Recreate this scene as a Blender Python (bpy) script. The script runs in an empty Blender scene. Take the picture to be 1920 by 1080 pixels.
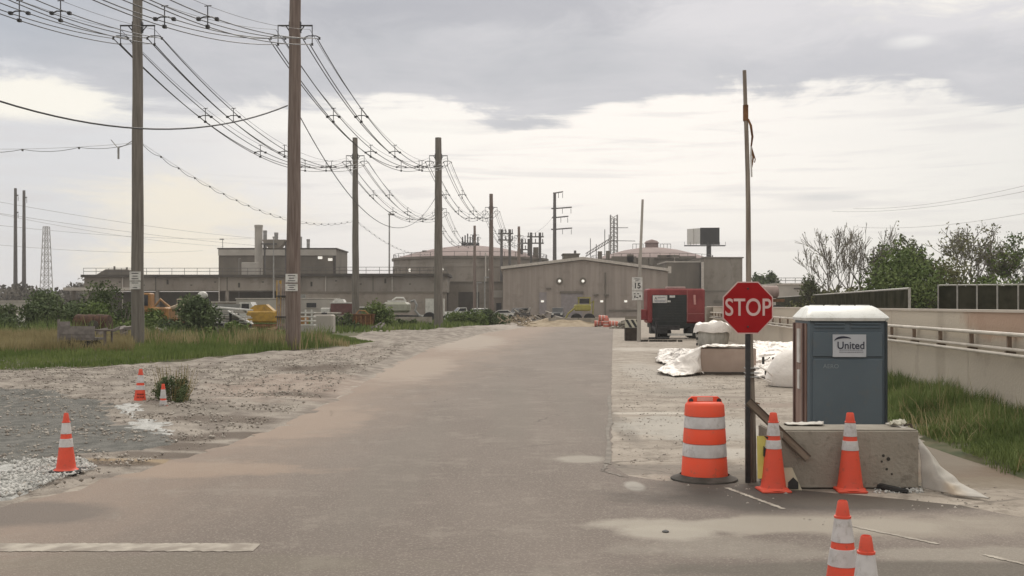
import bpy, math, random
import numpy as np
from mathutils import Vector, Matrix, noise as mnoise
R = math.radians
random.seed(7); rng = np.random.default_rng(7)
scene = bpy.context.scene
col = scene.collection
F = 2000.0; CH = 2.2; HZ = 572.0; HEAD = -math.atan(0.0935)

# ------------------------------------------------------------------ camera
cam = bpy.data.cameras.new('camera'); cam.sensor_width = 36; cam.lens = 36*F/1920
cam.shift_y = 32/1920; cam.clip_start = .1; cam.clip_end = 6000
camo = bpy.data.objects.new('camera', cam); col.objects.link(camo)
camo.location = (0, 0, CH); camo.rotation_euler = (R(90), 0, 0)
scene.camera = camo
scene.view_settings.view_transform = 'Standard'; scene.view_settings.look = 'None'
scene.view_settings.exposure = 0.0; scene.view_settings.gamma = 1

def P(px, py, D): return Vector(((px-960)*D/F, D, CH+(HZ-py)*D/F))   # a photo point at depth D
def GD(py): return CH*F/(py-HZ)
def G(px, py, z=0.0):
    D = GD(py); return Vector(((px-960)*D/F, D, z))
def S(px, D): return Vector(((px-960)*D/F, D, 0))
def UV(u, D, z=0.0): return Vector((u+.0935*D, D, z))                 # lateral offset from the road's right edge

# ------------------------------------------------------------------ node helper
class NT:
    def __init__(s, nt): s.nt = nt; s.n = nt.nodes; s.l = nt.links
    def node(s, t, **kw):
        n = s.n.new(t)
        for k, v in kw.items(): setattr(n, k, v)
        return n
    def put(s, sock, v):
        if v is None: return
        if hasattr(v, 'is_output') or isinstance(v, bpy.types.NodeSocket): s.l.new(v, sock)
        else: sock.default_value = v
    def m(s, op, a, b=None, c=None, clamp=False):
        n = s.node('ShaderNodeMath', operation=op); n.use_clamp = clamp
        s.put(n.inputs[0], a); s.put(n.inputs[1], b); s.put(n.inputs[2], c)
        return n.outputs[0]
    def vm(s, op, a, b=None):
        n = s.node('ShaderNodeVectorMath', operation=op); s.put(n.inputs[0], a); s.put(n.inputs[1], b)
        return n.outputs['Value'] if op in ('LENGTH', 'DOT_PRODUCT') else n.outputs[0]
    def ss(s, v, a, b, lo=0., hi=1.):
        n = s.node('ShaderNodeMapRange', interpolation_type='SMOOTHSTEP')
        s.put(n.inputs[0], v); s.put(n.inputs[1], a); s.put(n.inputs[2], b); s.put(n.inputs[3], lo); s.put(n.inputs[4], hi)
        return n.outputs[0]
    def noise(s, vec, scale, detail=4, rough=.55, dist=0.):
        n = s.node('ShaderNodeTexNoise'); s.put(n.inputs['Vector'], vec)
        n.inputs['Scale'].default_value = scale; n.inputs['Detail'].default_value = detail
        n.inputs['Roughness'].default_value = rough; n.inputs['Distortion'].default_value = dist
        return n.outputs[0]
    def node_noise_vec(s, vec, scale):
        n = s.node('ShaderNodeTexNoise'); s.put(n.inputs['Vector'], vec); n.inputs['Scale'].default_value = scale; n.inputs['Detail'].default_value = 5
        return s.vm('SUBTRACT', n.outputs['Color'], (.5, .5, .5))
    def mix(s, f, a, b, mode='MIX'):
        n = s.node('ShaderNodeMix', data_type='RGBA', blend_type=mode)
        s.put(n.inputs[0], f)
        for i, v in ((6, a), (7, b)):
            if isinstance(v, (tuple, list)): v = tuple(v)[:3]+(1,)
            s.put(n.inputs[i], v)
        return n.outputs[2]
    def comb(s, x, y, z):
        n = s.node('ShaderNodeCombineXYZ'); s.put(n.inputs[0], x); s.put(n.inputs[1], y); s.put(n.inputs[2], z); return n.outputs[0]

# ------------------------------------------------------------------ world
w = bpy.data.worlds.new('World'); scene.world = w; w.use_nodes = True
T = NT(w.node_tree); bg = T.n['Background']
sky = T.node('ShaderNodeTexSky', sky_type='NISHITA'); sky.sun_disc = False
SUN_EL, SUN_AZ = R(38), R(8)
sky.sun_elevation = SUN_EL; sky.sun_rotation = SUN_AZ
tc = T.node('ShaderNodeTexCoord'); sp = T.node('ShaderNodeSeparateXYZ'); T.l.new(tc.outputs['Generated'], sp.inputs[0])
X, Y, Z = sp.outputs
az = T.m('ARCTAN2', X, Y); el = T.m('ARCSINE', Z)
zz = T.m('ADD', T.m('MAXIMUM', Z, 0.0), .10)
pc = T.comb(T.m('DIVIDE', X, zz), T.m('DIVIDE', Y, zz), 0.0)
nA = T.noise(pc, 1.1, 7, .6, .4)
nB = T.noise(T.comb(T.m('MULTIPLY', az, 5.0), T.m('MULTIPLY', el, 16.0), 2.0), 1.6, 10, .66, .6)
nC = T.noise(T.comb(T.m('MULTIPLY', az, 3.0), T.m('MULTIPLY', el, 40.0), 7.0), 2.0, 6, .55, .5)
def ramp1(stops):    # stops in photo columns -> value
    r = T.node('ShaderNodeValToRGB'); cr = r.color_ramp; cr.interpolation = 'EASE'
    pts = [((math.atan((x-960)/F)+.5), v) for x, v in stops]
    while len(cr.elements) < len(pts): cr.elements.new(.5)
    for e, (p, v) in zip(cr.elements, pts): e.position = p; e.color = (v, v, v, 1)
    T.l.new(T.m('ADD', az, .5), r.inputs[0]); return r.outputs[0]
E = lambda y: (HZ-y)/F*2
edge = T.m('MULTIPLY', ramp1([(-600, E(150)), (0, E(185)), (110, E(190)), (230, E(228)), (400, E(232)), (560, E(212)), (720, E(190)), (860, E(195)), (950, E(228)),
             (1060, E(232)), (1150, E(195)), (1300, E(180)), (1560, E(190)), (1740, E(205)), (1900, E(240)), (2400, E(200))]), .5)
d = T.m('SUBTRACT', T.m('ADD', el, T.m('ADD', T.m('MULTIPLY', T.m('SUBTRACT', nB, .5), .075), T.m('MULTIPLY', T.m('SUBTRACT', nC, .5), .045))), edge)
dark = T.ss(d, -.007, .010)
# cloud mass
lift = T.m('MULTIPLY', T.ss(az, .04, .20), T.ss(el, .19, .26))
cf = T.m('ADD', T.m('MULTIPLY', T.m('SUBTRACT', T.m('ADD', T.m('MULTIPLY', nA, .6), T.m('MULTIPLY', nB, .4)), .42), 2.6), T.m('MULTIPLY', lift, .85), clamp=True)
rimlift = T.ss(d, .06, .0, 0, .16)
cloud = T.mix(T.m('ADD', cf, rimlift, clamp=True), (.475, .48, .505), (.70, .68, .69))
blue = T.m('MULTIPLY', T.ss(az, -.30, -.46), T.ss(el, .15, .28))
cloud = T.mix(T.m('MULTIPLY', blue, .5), cloud, (.36, .42, .50))
def blob(px, py, rx, ry, amt):
    ca, ce = math.atan((px-960)/F), (HZ-py)/F
    a = T.m('DIVIDE', T.m('SUBTRACT', az, ca), rx/F); b = T.m('DIVIDE', T.m('SUBTRACT', el, ce), ry/F)
    r2 = T.m('SQRT', T.m('ADD', T.m('MULTIPLY', a, a), T.m('MULTIPLY', b, b)))
    r2 = T.m('ADD', r2, T.m('MULTIPLY', T.m('SUBTRACT', nB, .5), 2.4))
    return T.m('MULTIPLY', T.ss(r2, 1.25, .35), amt)
cloud = T.mix(blob(1890, 8, 260, 85, 1.0), cloud, (1.0, .95, .85))
cloud = T.mix(blob(1712, 118, 46, 13, .7), cloud, (1.0, .97, .92))
cloud = T.mix(blob(900, 20, 420, 60, .55), cloud, (.42, .42, .455))
cloud = T.mix(blob(1680, 150, 300, 55, .45), cloud, (.50, .50, .53))
# open band under the cloud edge
bright = T.m('MULTIPLY', T.ss(T.m('ABSOLUTE', T.m('SUBTRACT', az, .08)), .48, .05), T.ss(el, .01, .12))
bright = T.m('ADD', bright, T.m('MULTIPLY', T.m('SUBTRACT', nC, .5), .55), clamp=True)
low = T.mix(T.ss(az, .05, .40), (.79, .76, .745), (.81, .79, .75))
low = T.mix(T.ss(az, -.1, -.40), low, (.70, .695, .705))
band = T.mix(bright, low, (1.0, .945, .875))
band = T.mix(T.m('MULTIPLY', T.ss(T.m('ADD', nC, T.m('MULTIPLY', nA, .4)), .66, .86), .38), band, (.62, .595, .60))
band = T.mix(blob(330, 440, 190, 110, .75), band, (.93, .84, .68))
band = T.mix(blob(40, 225, 190, 40, .9), band, (1.0, .95, .84))
band = T.mix(blob(1545, 378, 70, 9, .5), band, (.60, .60, .60))
band = T.mix(blob(700, 235, 260, 60, .55), band, (1.0, .96, .88))
c = T.mix(dark, band, cloud)
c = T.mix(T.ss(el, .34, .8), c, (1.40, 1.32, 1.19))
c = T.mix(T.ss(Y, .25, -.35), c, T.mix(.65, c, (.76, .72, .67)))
c = T.mix(.06, c, T.mix(1.0, sky.outputs[0], (.1, .1, .1), 'MULTIPLY'))
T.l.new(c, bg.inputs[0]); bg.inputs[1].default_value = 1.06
sun = bpy.data.lights.new('sun', 'SUN'); sun.energy = 1.3; sun.angle = R(24); sun.color = (1, .94, .85)
suno = bpy.data.objects.new('sun', sun); col.objects.link(suno)
sd = Vector((math.sin(SUN_AZ)*math.cos(SUN_EL), math.cos(SUN_AZ)*math.cos(SUN_EL), math.sin(SUN_EL)))
suno.rotation_euler = sd.to_track_quat('Z', 'Y').to_euler()

# ------------------------------------------------------------------ materials
MATS = {}
def mat(name, a, b=None, scale=3., rough=.8, metal=0., bump=0., bscale=None, spots=None, detail=5, coat=0., lo=.35, hi=.65, stretch=None, emit=None, world=False, speck=None, bands=None, cracks=None, grime=None):
    """two-colour noise material; spots = [(centre, radii, colour, amount, raggedness)] are stains at their own place"""
    if name in MATS: return MATS[name]
    m = bpy.data.materials.new(name); m.use_nodes = True; t = NT(m.node_tree); bs = t.n['Principled BSDF']
    if world: vec = t.node('ShaderNodeNewGeometry').outputs['Position']
    else: vec = t.node('ShaderNodeTexCoord').outputs['Object']
    v2 = t.vm('MULTIPLY', vec, stretch) if stretch else vec
    b = b or tuple(min(1, x*1.18) for x in a)
    f = t.ss(t.noise(v2, scale, detail), lo, hi)
    c = t.mix(f, a, b)
    if speck:
        sc, cc, th, am = speck
        c = t.mix(t.m('MULTIPLY', t.ss(t.noise(vec, sc, 3, .6), th, th+.06), am), c, cc)
    if bands:      # lateral bands along the road: (from, to, colour, amount)
        sx = t.node('ShaderNodeSeparateXYZ'); t.l.new(vec, sx.inputs[0]); uu = t.m('SUBTRACT', sx.outputs[0], t.m('MULTIPLY', sx.outputs[1], .0935))
        nb = t.noise(t.vm('MULTIPLY', vec, (1, .3, 1)), .8, 7, .62)
        uu = t.m('ADD', uu, t.m('MULTIPLY', t.m('SUBTRACT', nb, .5), 4.5))
        for u0, u1, cc, am in bands: c = t.mix(t.ss(uu, u0, u1, 0, am), c, cc)
    if cracks:
        wv = t.vm('ADD', vec, t.vm('MULTIPLY', t.node_noise_vec(vec, 1.1), (.9, .9, 0)))
        for sc, wd_, th in cracks:
            vo = t.node('ShaderNodeTexVoronoi', feature='DISTANCE_TO_EDGE'); vo.inputs['Scale'].default_value = sc; t.l.new(wv, vo.inputs['Vector'])
            k_ = t.m('MULTIPLY', t.ss(vo.outputs['Distance'], wd_, 0.), t.ss(t.noise(vec, .35+sc*.1, 3), th, th+.12))
            c = t.mix(t.m('MULTIPLY', k_, .75), c, (.10, .085, .07))
    if grime:      # (scale, colour, threshold, amount) scuffs and dirt
        gsc, gc, gth, gam = grime
        g_ = t.m('MULTIPLY', t.ss(t.m('ADD', t.m('MULTIPLY', t.noise(vec, gsc, 8, .7), .6), t.m('MULTIPLY', t.noise(vec, gsc*4.1, 6, .7), .4)), gth, gth+.12), gam)
        c = t.mix(g_, c, gc)
    if spots:
        nn = t.noise(vec, 1.3, 8, .65)
        for cen, rad, cc, am, rag in spots:
            q = t.vm('DIVIDE', t.vm('SUBTRACT', vec, cen), rad)
            r = t.m('ADD', t.vm('LENGTH', q), t.m('MULTIPLY', t.m('SUBTRACT', nn, .5), rag))
            c = t.mix(t.m('MULTIPLY', t.ss(r, 1.05, .55), am), c, cc)
    t.put(bs.inputs['Base Color'], c)
    bs.inputs['Roughness'].default_value = rough; bs.inputs['Metallic'].default_value = metal
    if coat: bs.inputs['Coat Weight'].default_value = coat
    if emit:
        bs.inputs['Emission Color'].default_value = emit[:3]+(1,); bs.inputs['Emission Strength'].default_value = emit[3]
    if bump:
        bn = t.node('ShaderNodeBump'); bn.inputs['Strength'].default_value = bump; bn.inputs['Distance'].default_value = .03
        t.l.new(t.noise(vec, bscale or scale*6, 5, .6), bn.inputs['Height']); t.l.new(bn.outputs[0], bs.inputs['Normal'])
    MATS[name] = m; return m
def paint(name, c, rough=.55, dirt=.8): return mat(name, c, tuple(x*dirt for x in c), 2.5, rough, bump=.08, grime=(3.5, (.16, .13, .10), .52, .55))

# ------------------------------------------------------------------ mesh builder
class MB:
    def __init__(s): s.v = []; s.f = []; s.mi = []; s.cur = 0
    def add(s, vs, fs):
        o = len(s.v); s.v += [tuple(v) for v in vs]; s.f += [tuple(o+i for i in f) for f in fs]; s.mi += [s.cur]*len(fs); return s
    def box(s, c, size, rz=0, rx=0, ry=0):
        x, y, z = (k/2 for k in size); M = Matrix.Translation(c) @ Matrix.Rotation(rz, 4, 'Z') @ Matrix.Rotation(ry, 4, 'Y') @ Matrix.Rotation(rx, 4, 'X')
        vs = [M @ Vector(p) for p in ((-x,-y,-z),(x,-y,-z),(x,y,-z),(-x,y,-z),(-x,-y,z),(x,-y,z),(x,y,z),(-x,y,z))]
        return s.add(vs, [(0,3,2,1),(4,5,6,7),(0,1,5,4),(1,2,6,5),(2,3,7,6),(3,0,4,7)])
    def bbox(s, c, size, b=.02, rz=0, rx=0, ry=0):    # box with chamfered upright and top edges
        x, y, z = (k/2 for k in size); M = Matrix.Translation(c) @ Matrix.Rotation(rz, 4, 'Z') @ Matrix.Rotation(ry, 4, 'Y') @ Matrix.Rotation(rx, 4, 'X')
        def ring(i, zz): 
            X_, Y_ = x-i, y-i
            return [(-X_+b,-Y_,zz),(X_-b,-Y_,zz),(X_,-Y_+b,zz),(X_,Y_-b,zz),(X_-b,Y_,zz),(-X_+b,Y_,zz),(-X_,Y_-b,zz),(-X_,-Y_+b,zz)]
        vs = ring(b, -z)+ring(0, -z+b)+ring(0, z-b)+ring(b, z)
        fs = [tuple(range(7, -1, -1)), tuple(range(24, 32))]
        for k in range(3):
            for i in range(8): j = (i+1) % 8; fs.append((k*8+i, k*8+j, k*8+8+j, k*8+8+i))
        return s.add([M @ Vector(p) for p in vs], fs)
    def tube(s, pts, r, n=8, cap=True):
        pts = [Vector(p) for p in pts]; rs = r if isinstance(r, (list, tuple)) else [r]*len(pts)
        vs = []; prev = None
        for i, p in enumerate(pts):
            t = (pts[min(i+1, len(pts)-1)]-pts[max(i-1, 0)])
            if t.length < 1e-9: t = Vector((0, 0, 1))
            t.normalize()
            a = prev if prev is not None else (Vector((0, 0, 1)) if abs(t.z) < .9 else Vector((1, 0, 0)))
            a = a-t*a.dot(t)
            if a.length < 1e-6: a = t.orthogonal()
            a.normalize(); prev = a; b = t.cross(a)
            for k in range(n):
                th = 2*math.pi*k/n; vs.append(p+(a*math.cos(th)+b*math.sin(th))*rs[i])
        fs = []
        for i in range(len(pts)-1):
            for k in range(n): k2 = (k+1) % n; fs.append((i*n+k, i*n+k2, (i+1)*n+k2, (i+1)*n+k))
        if cap: fs.append(tuple(range(n-1, -1, -1))); fs.append(tuple((len(pts)-1)*n+k for k in range(n)))
        return s.add(vs, fs)
    def lathe(s, prof, n=24, c=(0, 0, 0), axis='Z'):
        vs = []
        for r, z in prof:
            for k in range(n):
                th = 2*math.pi*k/n; p = (r*math.cos(th), r*math.sin(th), z)
                if axis == 'X': p = (z, p[0], p[1])
                if axis == 'Y': p = (p[0], z, p[1])
                vs.append((p[0]+c[0], p[1]+c[1], p[2]+c[2]))
        fs = [(i*n+k, i*n+(k+1) % n, (i+1)*n+(k+1) % n, (i+1)*n+k) for i in range(len(prof)-1) for k in range(n)]
        if prof[0][0] > 1e-4: fs.append(tuple(range(n-1, -1, -1)))
        if prof[-1][0] > 1e-4: fs.append(tuple((len(prof)-1)*n+k for k in range(n)))
        return s.add(vs, fs)
    def prism(s, poly, y0, y1, plane='XZ', c=(0, 0, 0)):      # outline (a, b) given thickness along the third axis
        n = len(poly); vs = []
        for y in (y0, y1):
            for a, b in poly:
                p = {'XZ': (a, y, b), 'XY': (a, b, y), 'YZ': (y, a, b)}[plane]
                vs.append((p[0]+c[0], p[1]+c[1], p[2]+c[2]))
        fs = [tuple(range(n)), tuple(range(2*n-1, n-1, -1))]+[((i+1) % n, i, n+i, n+(i+1) % n) for i in range(n)]
        return s.add(vs, fs)
    def build(s, name, m, parent=None, loc=None, smooth=False, **tags):
        me = bpy.data.meshes.new(name); me.from_pydata(s.v, [], s.f)
        for q in (m if isinstance(m, (list, tuple)) else [m]): me.materials.append(q)
        if isinstance(m, (list, tuple)): me.polygons.foreach_set('material_index', s.mi)
        if smooth:
            me.polygons.foreach_set('use_smooth', [True]*len(me.polygons))
            try: me.set_sharp_from_angle(angle=R(38))
            except Exception: pass
        me.update()
        o = bpy.data.objects.new(name, me); col.objects.link(o)
        if parent: o.parent = parent
        if loc is not None: o.location = loc
        for k, v in tags.items(): o[k] = v
        return o
def npmesh(name, V, Fq, m, parent=None, smooth=False, **tags):
    """V (n,3) array, Fq (k,c) array of equal polygons"""
    me = bpy.data.meshes.new(name); V = np.asarray(V, np.float32); Fq = np.asarray(Fq, np.int32)
    k, c_ = Fq.shape
    me.vertices.add(len(V)); me.vertices.foreach_set('co', V.ravel())
    me.loops.add(k*c_); me.loops.foreach_set('vertex_index', Fq.ravel())
    me.polygons.add(k); me.polygons.foreach_set('loop_start', np.arange(0, k*c_, c_, dtype=np.int32))
    me.polygons.foreach_set('loop_total', np.full(k, c_, np.int32))
    if smooth: me.polygons.foreach_set('use_smooth', np.ones(k, bool))
    me.materials.append(m); me.update(calc_edges=True); me.validate()
    o = bpy.data.objects.new(name, me); col.objects.link(o)
    if parent: o.parent = parent
    for kk, v in tags.items(): o[kk] = v
    return o
def thing(name, label, cat, loc=(0, 0, 0), rz=0, group=None):
    o = bpy.data.objects.new(name, None); col.objects.link(o); o.empty_display_size = .3
    o.location = loc; o.rotation_euler = (0, 0, rz); o['label'] = label; o['category'] = cat
    if group: o['group'] = group
    return o
def copy_tree(o, loc, rz, label, group=None):
    def rec(s, par):
        c_ = s.copy(); col.objects.link(c_)
        if par: c_.parent = par
        for ch in s.children: rec(ch, c_)
        return c_
    r = rec(o, None); r.location = loc; r.rotation_euler = (0, 0, rz); r['label'] = label
    if group: r['group'] = group
    return r
def text(s, size, m, parent, loc, rot=(R(90), 0, 0), name='lettering', sx=1., depth=.002, bold=0., align='CENTER'):
    cu = bpy.data.curves.new(name, 'FONT'); cu.body = s; cu.size = size; cu.extrude = depth; cu.offset = bold
    cu.align_x = align; cu.align_y = 'CENTER'
    o = bpy.data.objects.new('t', cu); col.objects.link(o); bpy.context.view_layer.update()
    me = bpy.data.meshes.new_from_object(o); bpy.data.objects.remove(o)
    me.name = name; me.materials.clear(); me.materials.append(m)
    o = bpy.data.objects.new(name, me); col.objects.link(o); o.parent = parent; o.location = loc; o.rotation_euler = rot; o.scale = (sx, 1, 1)
    return o
def struct(o): o['kind'] = 'structure'; return o

# ================================================================== GROUND
def inside(poly, x, y):
    r = np.zeros(x.shape, bool); n = len(poly)
    for i in range(n):
        x1, y1 = poly[i]; x2, y2 = poly[(i+1) % n]
        cnd = ((y1 > y) != (y2 > y)) & (x < (x2-x1)*(y-y1)/((y2-y1) or 1e-9)+x1); r ^= cnd
    return r
def distpoly(poly, x, y):
    dd = np.full(x.shape, 1e9); n = len(poly)
    for i in range(n):
        x1, y1 = poly[i]; x2, y2 = poly[(i+1) % n]; dx, dy = x2-x1, y2-y1
        t = np.clip(((x-x1)*dx+(y-y1)*dy)/(dx*dx+dy*dy+1e-12), 0, 1)
        dd = np.minimum(dd, np.hypot(x-x1-t*dx, y-y1-t*dy))
    return dd
_K = [(rng.uniform(-1, 1, 2), rng.uniform(0, 6.28)) for _ in range(60)]
def fn(x, y, f=1.):          # cheap smooth pseudo-noise in about -1..1
    s = 0
    for i, (k, ph) in enumerate(_K[:36]):
        q = 2.0**(i % 6); k = k/np.hypot(*k); s = s+np.sin((x*k[0]+y*k[1])*f*q*1.7+ph)/q
    return s/6.
def patch(name, poly, res, m, hf, z0, jag=.15, jf=2., **tags):
    pl = [(p[0], p[1]) for p in poly]; xs = [p[0] for p in pl]; ys = [p[1] for p in pl]
    gx = np.arange(min(xs)-res, max(xs)+res*2, res); gy = np.arange(min(ys)-res, max(ys)+res*2, res)
    Xg, Yg = np.meshgrid(gx, gy)
    jx = Xg+fn(Xg, Yg, jf)*jag; jy = Yg+fn(Xg+31, Yg-17, jf)*jag
    ins = inside(pl, jx, jy); dd = distpoly(pl, jx, jy)
    Zg = z0+np.where(ins, hf(Xg, Yg, dd), 0)
    k = ins[:-1, :-1]|ins[1:, :-1]|ins[:-1, 1:]|ins[1:, 1:]
    Zg = np.where(ins, Zg, z0-.03)
    idx = np.arange(Xg.size).reshape(Xg.shape)
    Fq = np.stack([idx[:-1, :-1][k], idx[:-1, 1:][k], idx[1:, 1:][k], idx[1:, :-1][k]], 1)
    used = np.unique(Fq); mp = np.full(Xg.size, -1); mp[used] = np.arange(len(used))
    V = np.stack([Xg.ravel()[used], Yg.ravel()[used], Zg.ravel()[used]], 1)
    return npmesh(name, V, mp[Fq], m, smooth=True, **tags)

def gs(px, py, rx, ry):
    g = G(px, py); return (g.x, g.y, 0), (rx, ry, 5)
m_ground = mat('dusty_ground', (.30, .258, .215), (.41, .362, .308), .55, .95, bump=.5, bscale=9, world=True, lo=.3, hi=.7,
    speck=(14, (.17, .15, .13), .60, .45), cracks=[(.45, .03, .5)], grime=(1.6, (.19, .16, .13), .47, .75), stretch=(1, 2.2, 1),
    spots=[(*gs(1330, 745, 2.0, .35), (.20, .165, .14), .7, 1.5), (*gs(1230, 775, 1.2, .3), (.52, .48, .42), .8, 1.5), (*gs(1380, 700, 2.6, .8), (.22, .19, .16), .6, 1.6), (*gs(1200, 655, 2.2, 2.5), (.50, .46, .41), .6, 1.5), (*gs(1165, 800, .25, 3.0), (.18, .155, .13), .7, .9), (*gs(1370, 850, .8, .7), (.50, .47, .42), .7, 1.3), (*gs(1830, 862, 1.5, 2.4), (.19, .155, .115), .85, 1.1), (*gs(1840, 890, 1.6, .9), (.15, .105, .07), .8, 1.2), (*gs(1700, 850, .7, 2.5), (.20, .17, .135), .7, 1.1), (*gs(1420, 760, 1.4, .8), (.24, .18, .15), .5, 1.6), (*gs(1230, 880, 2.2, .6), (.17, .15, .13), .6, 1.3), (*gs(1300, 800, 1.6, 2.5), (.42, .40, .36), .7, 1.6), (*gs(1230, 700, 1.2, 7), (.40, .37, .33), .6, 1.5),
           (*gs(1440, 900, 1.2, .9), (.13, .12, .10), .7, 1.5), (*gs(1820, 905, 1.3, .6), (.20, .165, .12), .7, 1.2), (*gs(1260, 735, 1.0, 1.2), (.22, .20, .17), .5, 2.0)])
me_ = MB()
for x0, x1, y0, y1 in ((-2500, 2500, -60, 3500),): me_.add([(x0, y0, 0), (x1, y0, 0), (x1, y1, 0), (x0, y1, 0)], [(0, 1, 2, 3)])
struct(me_.build('ground', m_ground))

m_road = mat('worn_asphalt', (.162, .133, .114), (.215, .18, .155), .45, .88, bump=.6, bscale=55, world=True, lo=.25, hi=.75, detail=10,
    bands=[(-3.2, -7.5, (.32, .245, .195), .8), (-8.5, -11, (.36, .305, .255), .7)], cracks=[(.30, .012, .55), (.9, .02, .62)], grime=(.9, (.30, .265, .225), .50, .45),
    speck=(40, (.34, .30, .26), .55, .55), stretch=(1, .35, 1),
    spots=[(*gs(1480, 985, 2.4, .45), (.40, .365, .31), .85, 1.5), (*gs(1250, 1000, .55, .40), (.41, .375, .32), .85, .9), (*gs(1190, 912, .14, .45), (.42, .40, .36), .8, .9),
           (*gs(1680, 985, 2.2, .7), (.34, .30, .25), .6, 1.8), (*gs(1850, 1040, 1.6, .35), (.36, .33, .28), .5, 1.6), (*gs(1380, 1030, 1.2, .5), (.36, .33, .28), .35, 1.8),
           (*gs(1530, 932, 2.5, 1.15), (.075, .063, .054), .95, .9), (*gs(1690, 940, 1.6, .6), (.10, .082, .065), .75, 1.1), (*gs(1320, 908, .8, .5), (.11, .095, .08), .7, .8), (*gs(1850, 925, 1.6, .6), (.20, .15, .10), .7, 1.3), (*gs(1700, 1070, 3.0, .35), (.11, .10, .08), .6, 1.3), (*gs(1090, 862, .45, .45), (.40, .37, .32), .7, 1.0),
           (*gs(960, 760, .55, 9), (.195, .17, .145), .45, 1.0), (*gs(760, 860, .6, 7), (.20, .175, .15), .4, 1.0), (*gs(1080, 760, .5, 8), (.20, .175, .15), .35, 1.0), (*gs(50, 965, 1.1, .8), (.15, .13, .115), .75, 1.0), (*gs(330, 880, 2.2, .9), (.37, .28, .215), .55, 1.5), (*gs(560, 790, 1.5, 4), (.37, .285, .225), .5, 1.4),
           (*gs(780, 690, 1.6, 9), (.38, .315, .26), .6, 1.3), (*gs(880, 640, 2.6, 16), (.40, .35, .30), .6, 1.2), (*gs(330, 1060, 2.4, .5), (.20, .18, .135), .35, 1.2)])
def roadpoly():
    L = [(1002, 611), (900, 622), (800, 648), (735, 680), (690, 712), (640, 745), (560, 782), (490, 812), (380, 850), (240, 885), (120, 925), (0, 952), (-300, 1010), (-900, 1079)]
    pts = [G(1150, 611)]+[G(*p) for p in L]+[Vector((-8, -4, 0)), Vector((9, -4, 0)), Vector((9, 9, 0)), G(1990, 985), G(1800, 948), G(1560, 925), G(1360, 905), G(1240, 902), G(1175, 893), G(1146, 868), G(1147, 800), G(1146, 740), G(1147, 690), G(1148, 650)]
    return pts
rp = roadpoly(); rb = MB()
fine = []
for i in range(len(rp)):
    a, b = rp[i], rp[(i+1) % len(rp)]; n = max(1, int((b-a).length/.25))
    for k in range(n):
        p = a.lerp(b, k/n); j = .05 if p.x-.0935*p.y > -1.5 else .16
        fine.append((p.x+float(fn(p.x*3, p.y*3, 1.3))*j, p.y+float(fn(p.x*3+9, p.y*3, 1.3))*j))
import bmesh
def flat(name, pts, z, m, thick=0.02):
    bm = bmesh.new(); vs = [bm.verts.new((x, y, z)) for x, y in pts]; f = bm.faces.new(vs); f.normal_update()
    if f.normal.z < 0: f.normal_flip()
    bmesh.ops.triangulate(bm, faces=[f], ngon_method='EAR_CLIP')
    me = bpy.data.meshes.new(name); bm.to_mesh(me); bm.free(); me.materials.append(m)
    o = bpy.data.objects.new(name, me); col.objects.link(o); return o
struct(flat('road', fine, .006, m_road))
def strip(name, a, b, wd, z, m, n=60, jag=.012):
    a = Vector(a); b = Vector(b); t = (b-a).normalized(); nn = Vector((-t.y, t.x, 0)); L = []; Rr = []
    for i in range(n+1):
        p = a.lerp(b, i/n); L.append(p+nn*(wd/2+random.uniform(-jag, jag))); Rr.append(p-nn*(wd/2+random.uniform(-jag, jag)))
    mb = MB(); vs = [(p.x, p.y, z) for p in L+Rr]; mb.add(vs, [(n+1+i, n+2+i, i+1, i) for i in range(n)])
    return struct(mb.build(name, m))
m_white = mat('worn_white_paint', (.25, .215, .18), (.44, .40, .34), 3.5, .8, world=True, lo=.35, hi=.65, detail=8)
strip('stop_line', G(-260, 1028), G(482, 1028), .32, .011, m_white, 90, .02)
strip('edge_line', G(1362, 916), G(1470, 956), .055, .011, m_white)
strip('edge_line', G(1588, 986), G(1760, 1022), .055, .011, m_white)
strip('edge_line', G(1845, 1042), G(1990, 1076), .055, .011, m_white)
m_tar = mat('dark_seam', (.17, .15, .13), (.24, .215, .185), 3, .9, world=True)
sm = MB()
for (x0, y0, x1, y1, w0) in ((1143, 742, 1141, 870, .10), (1141, 870, 1128, 884, .07), (1128, 884, 1175, 896, .05)):
    a, b = G(x0, y0), G(x1, y1); t = (b-a).normalized(); nn = Vector((-t.y, t.x, 0)); n = 50; L = []; Rr = []
    for i in range(n+1):
        p = a.lerp(b, i/n)+nn*float(fn(i*.3, x0, 1))*.05; ww = w0*(.34+.10*math.sin(i*.31+x0))
        L.append((p+nn*ww)[:2]); Rr.append((p-nn*ww)[:2])
    sm.add([(x, y, .012) for x, y in L+Rr], [(n+1+i, n+2+i, i+1, i) for i in range(n)])
struct(sm.build('pavement_seam', m_tar))

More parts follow.
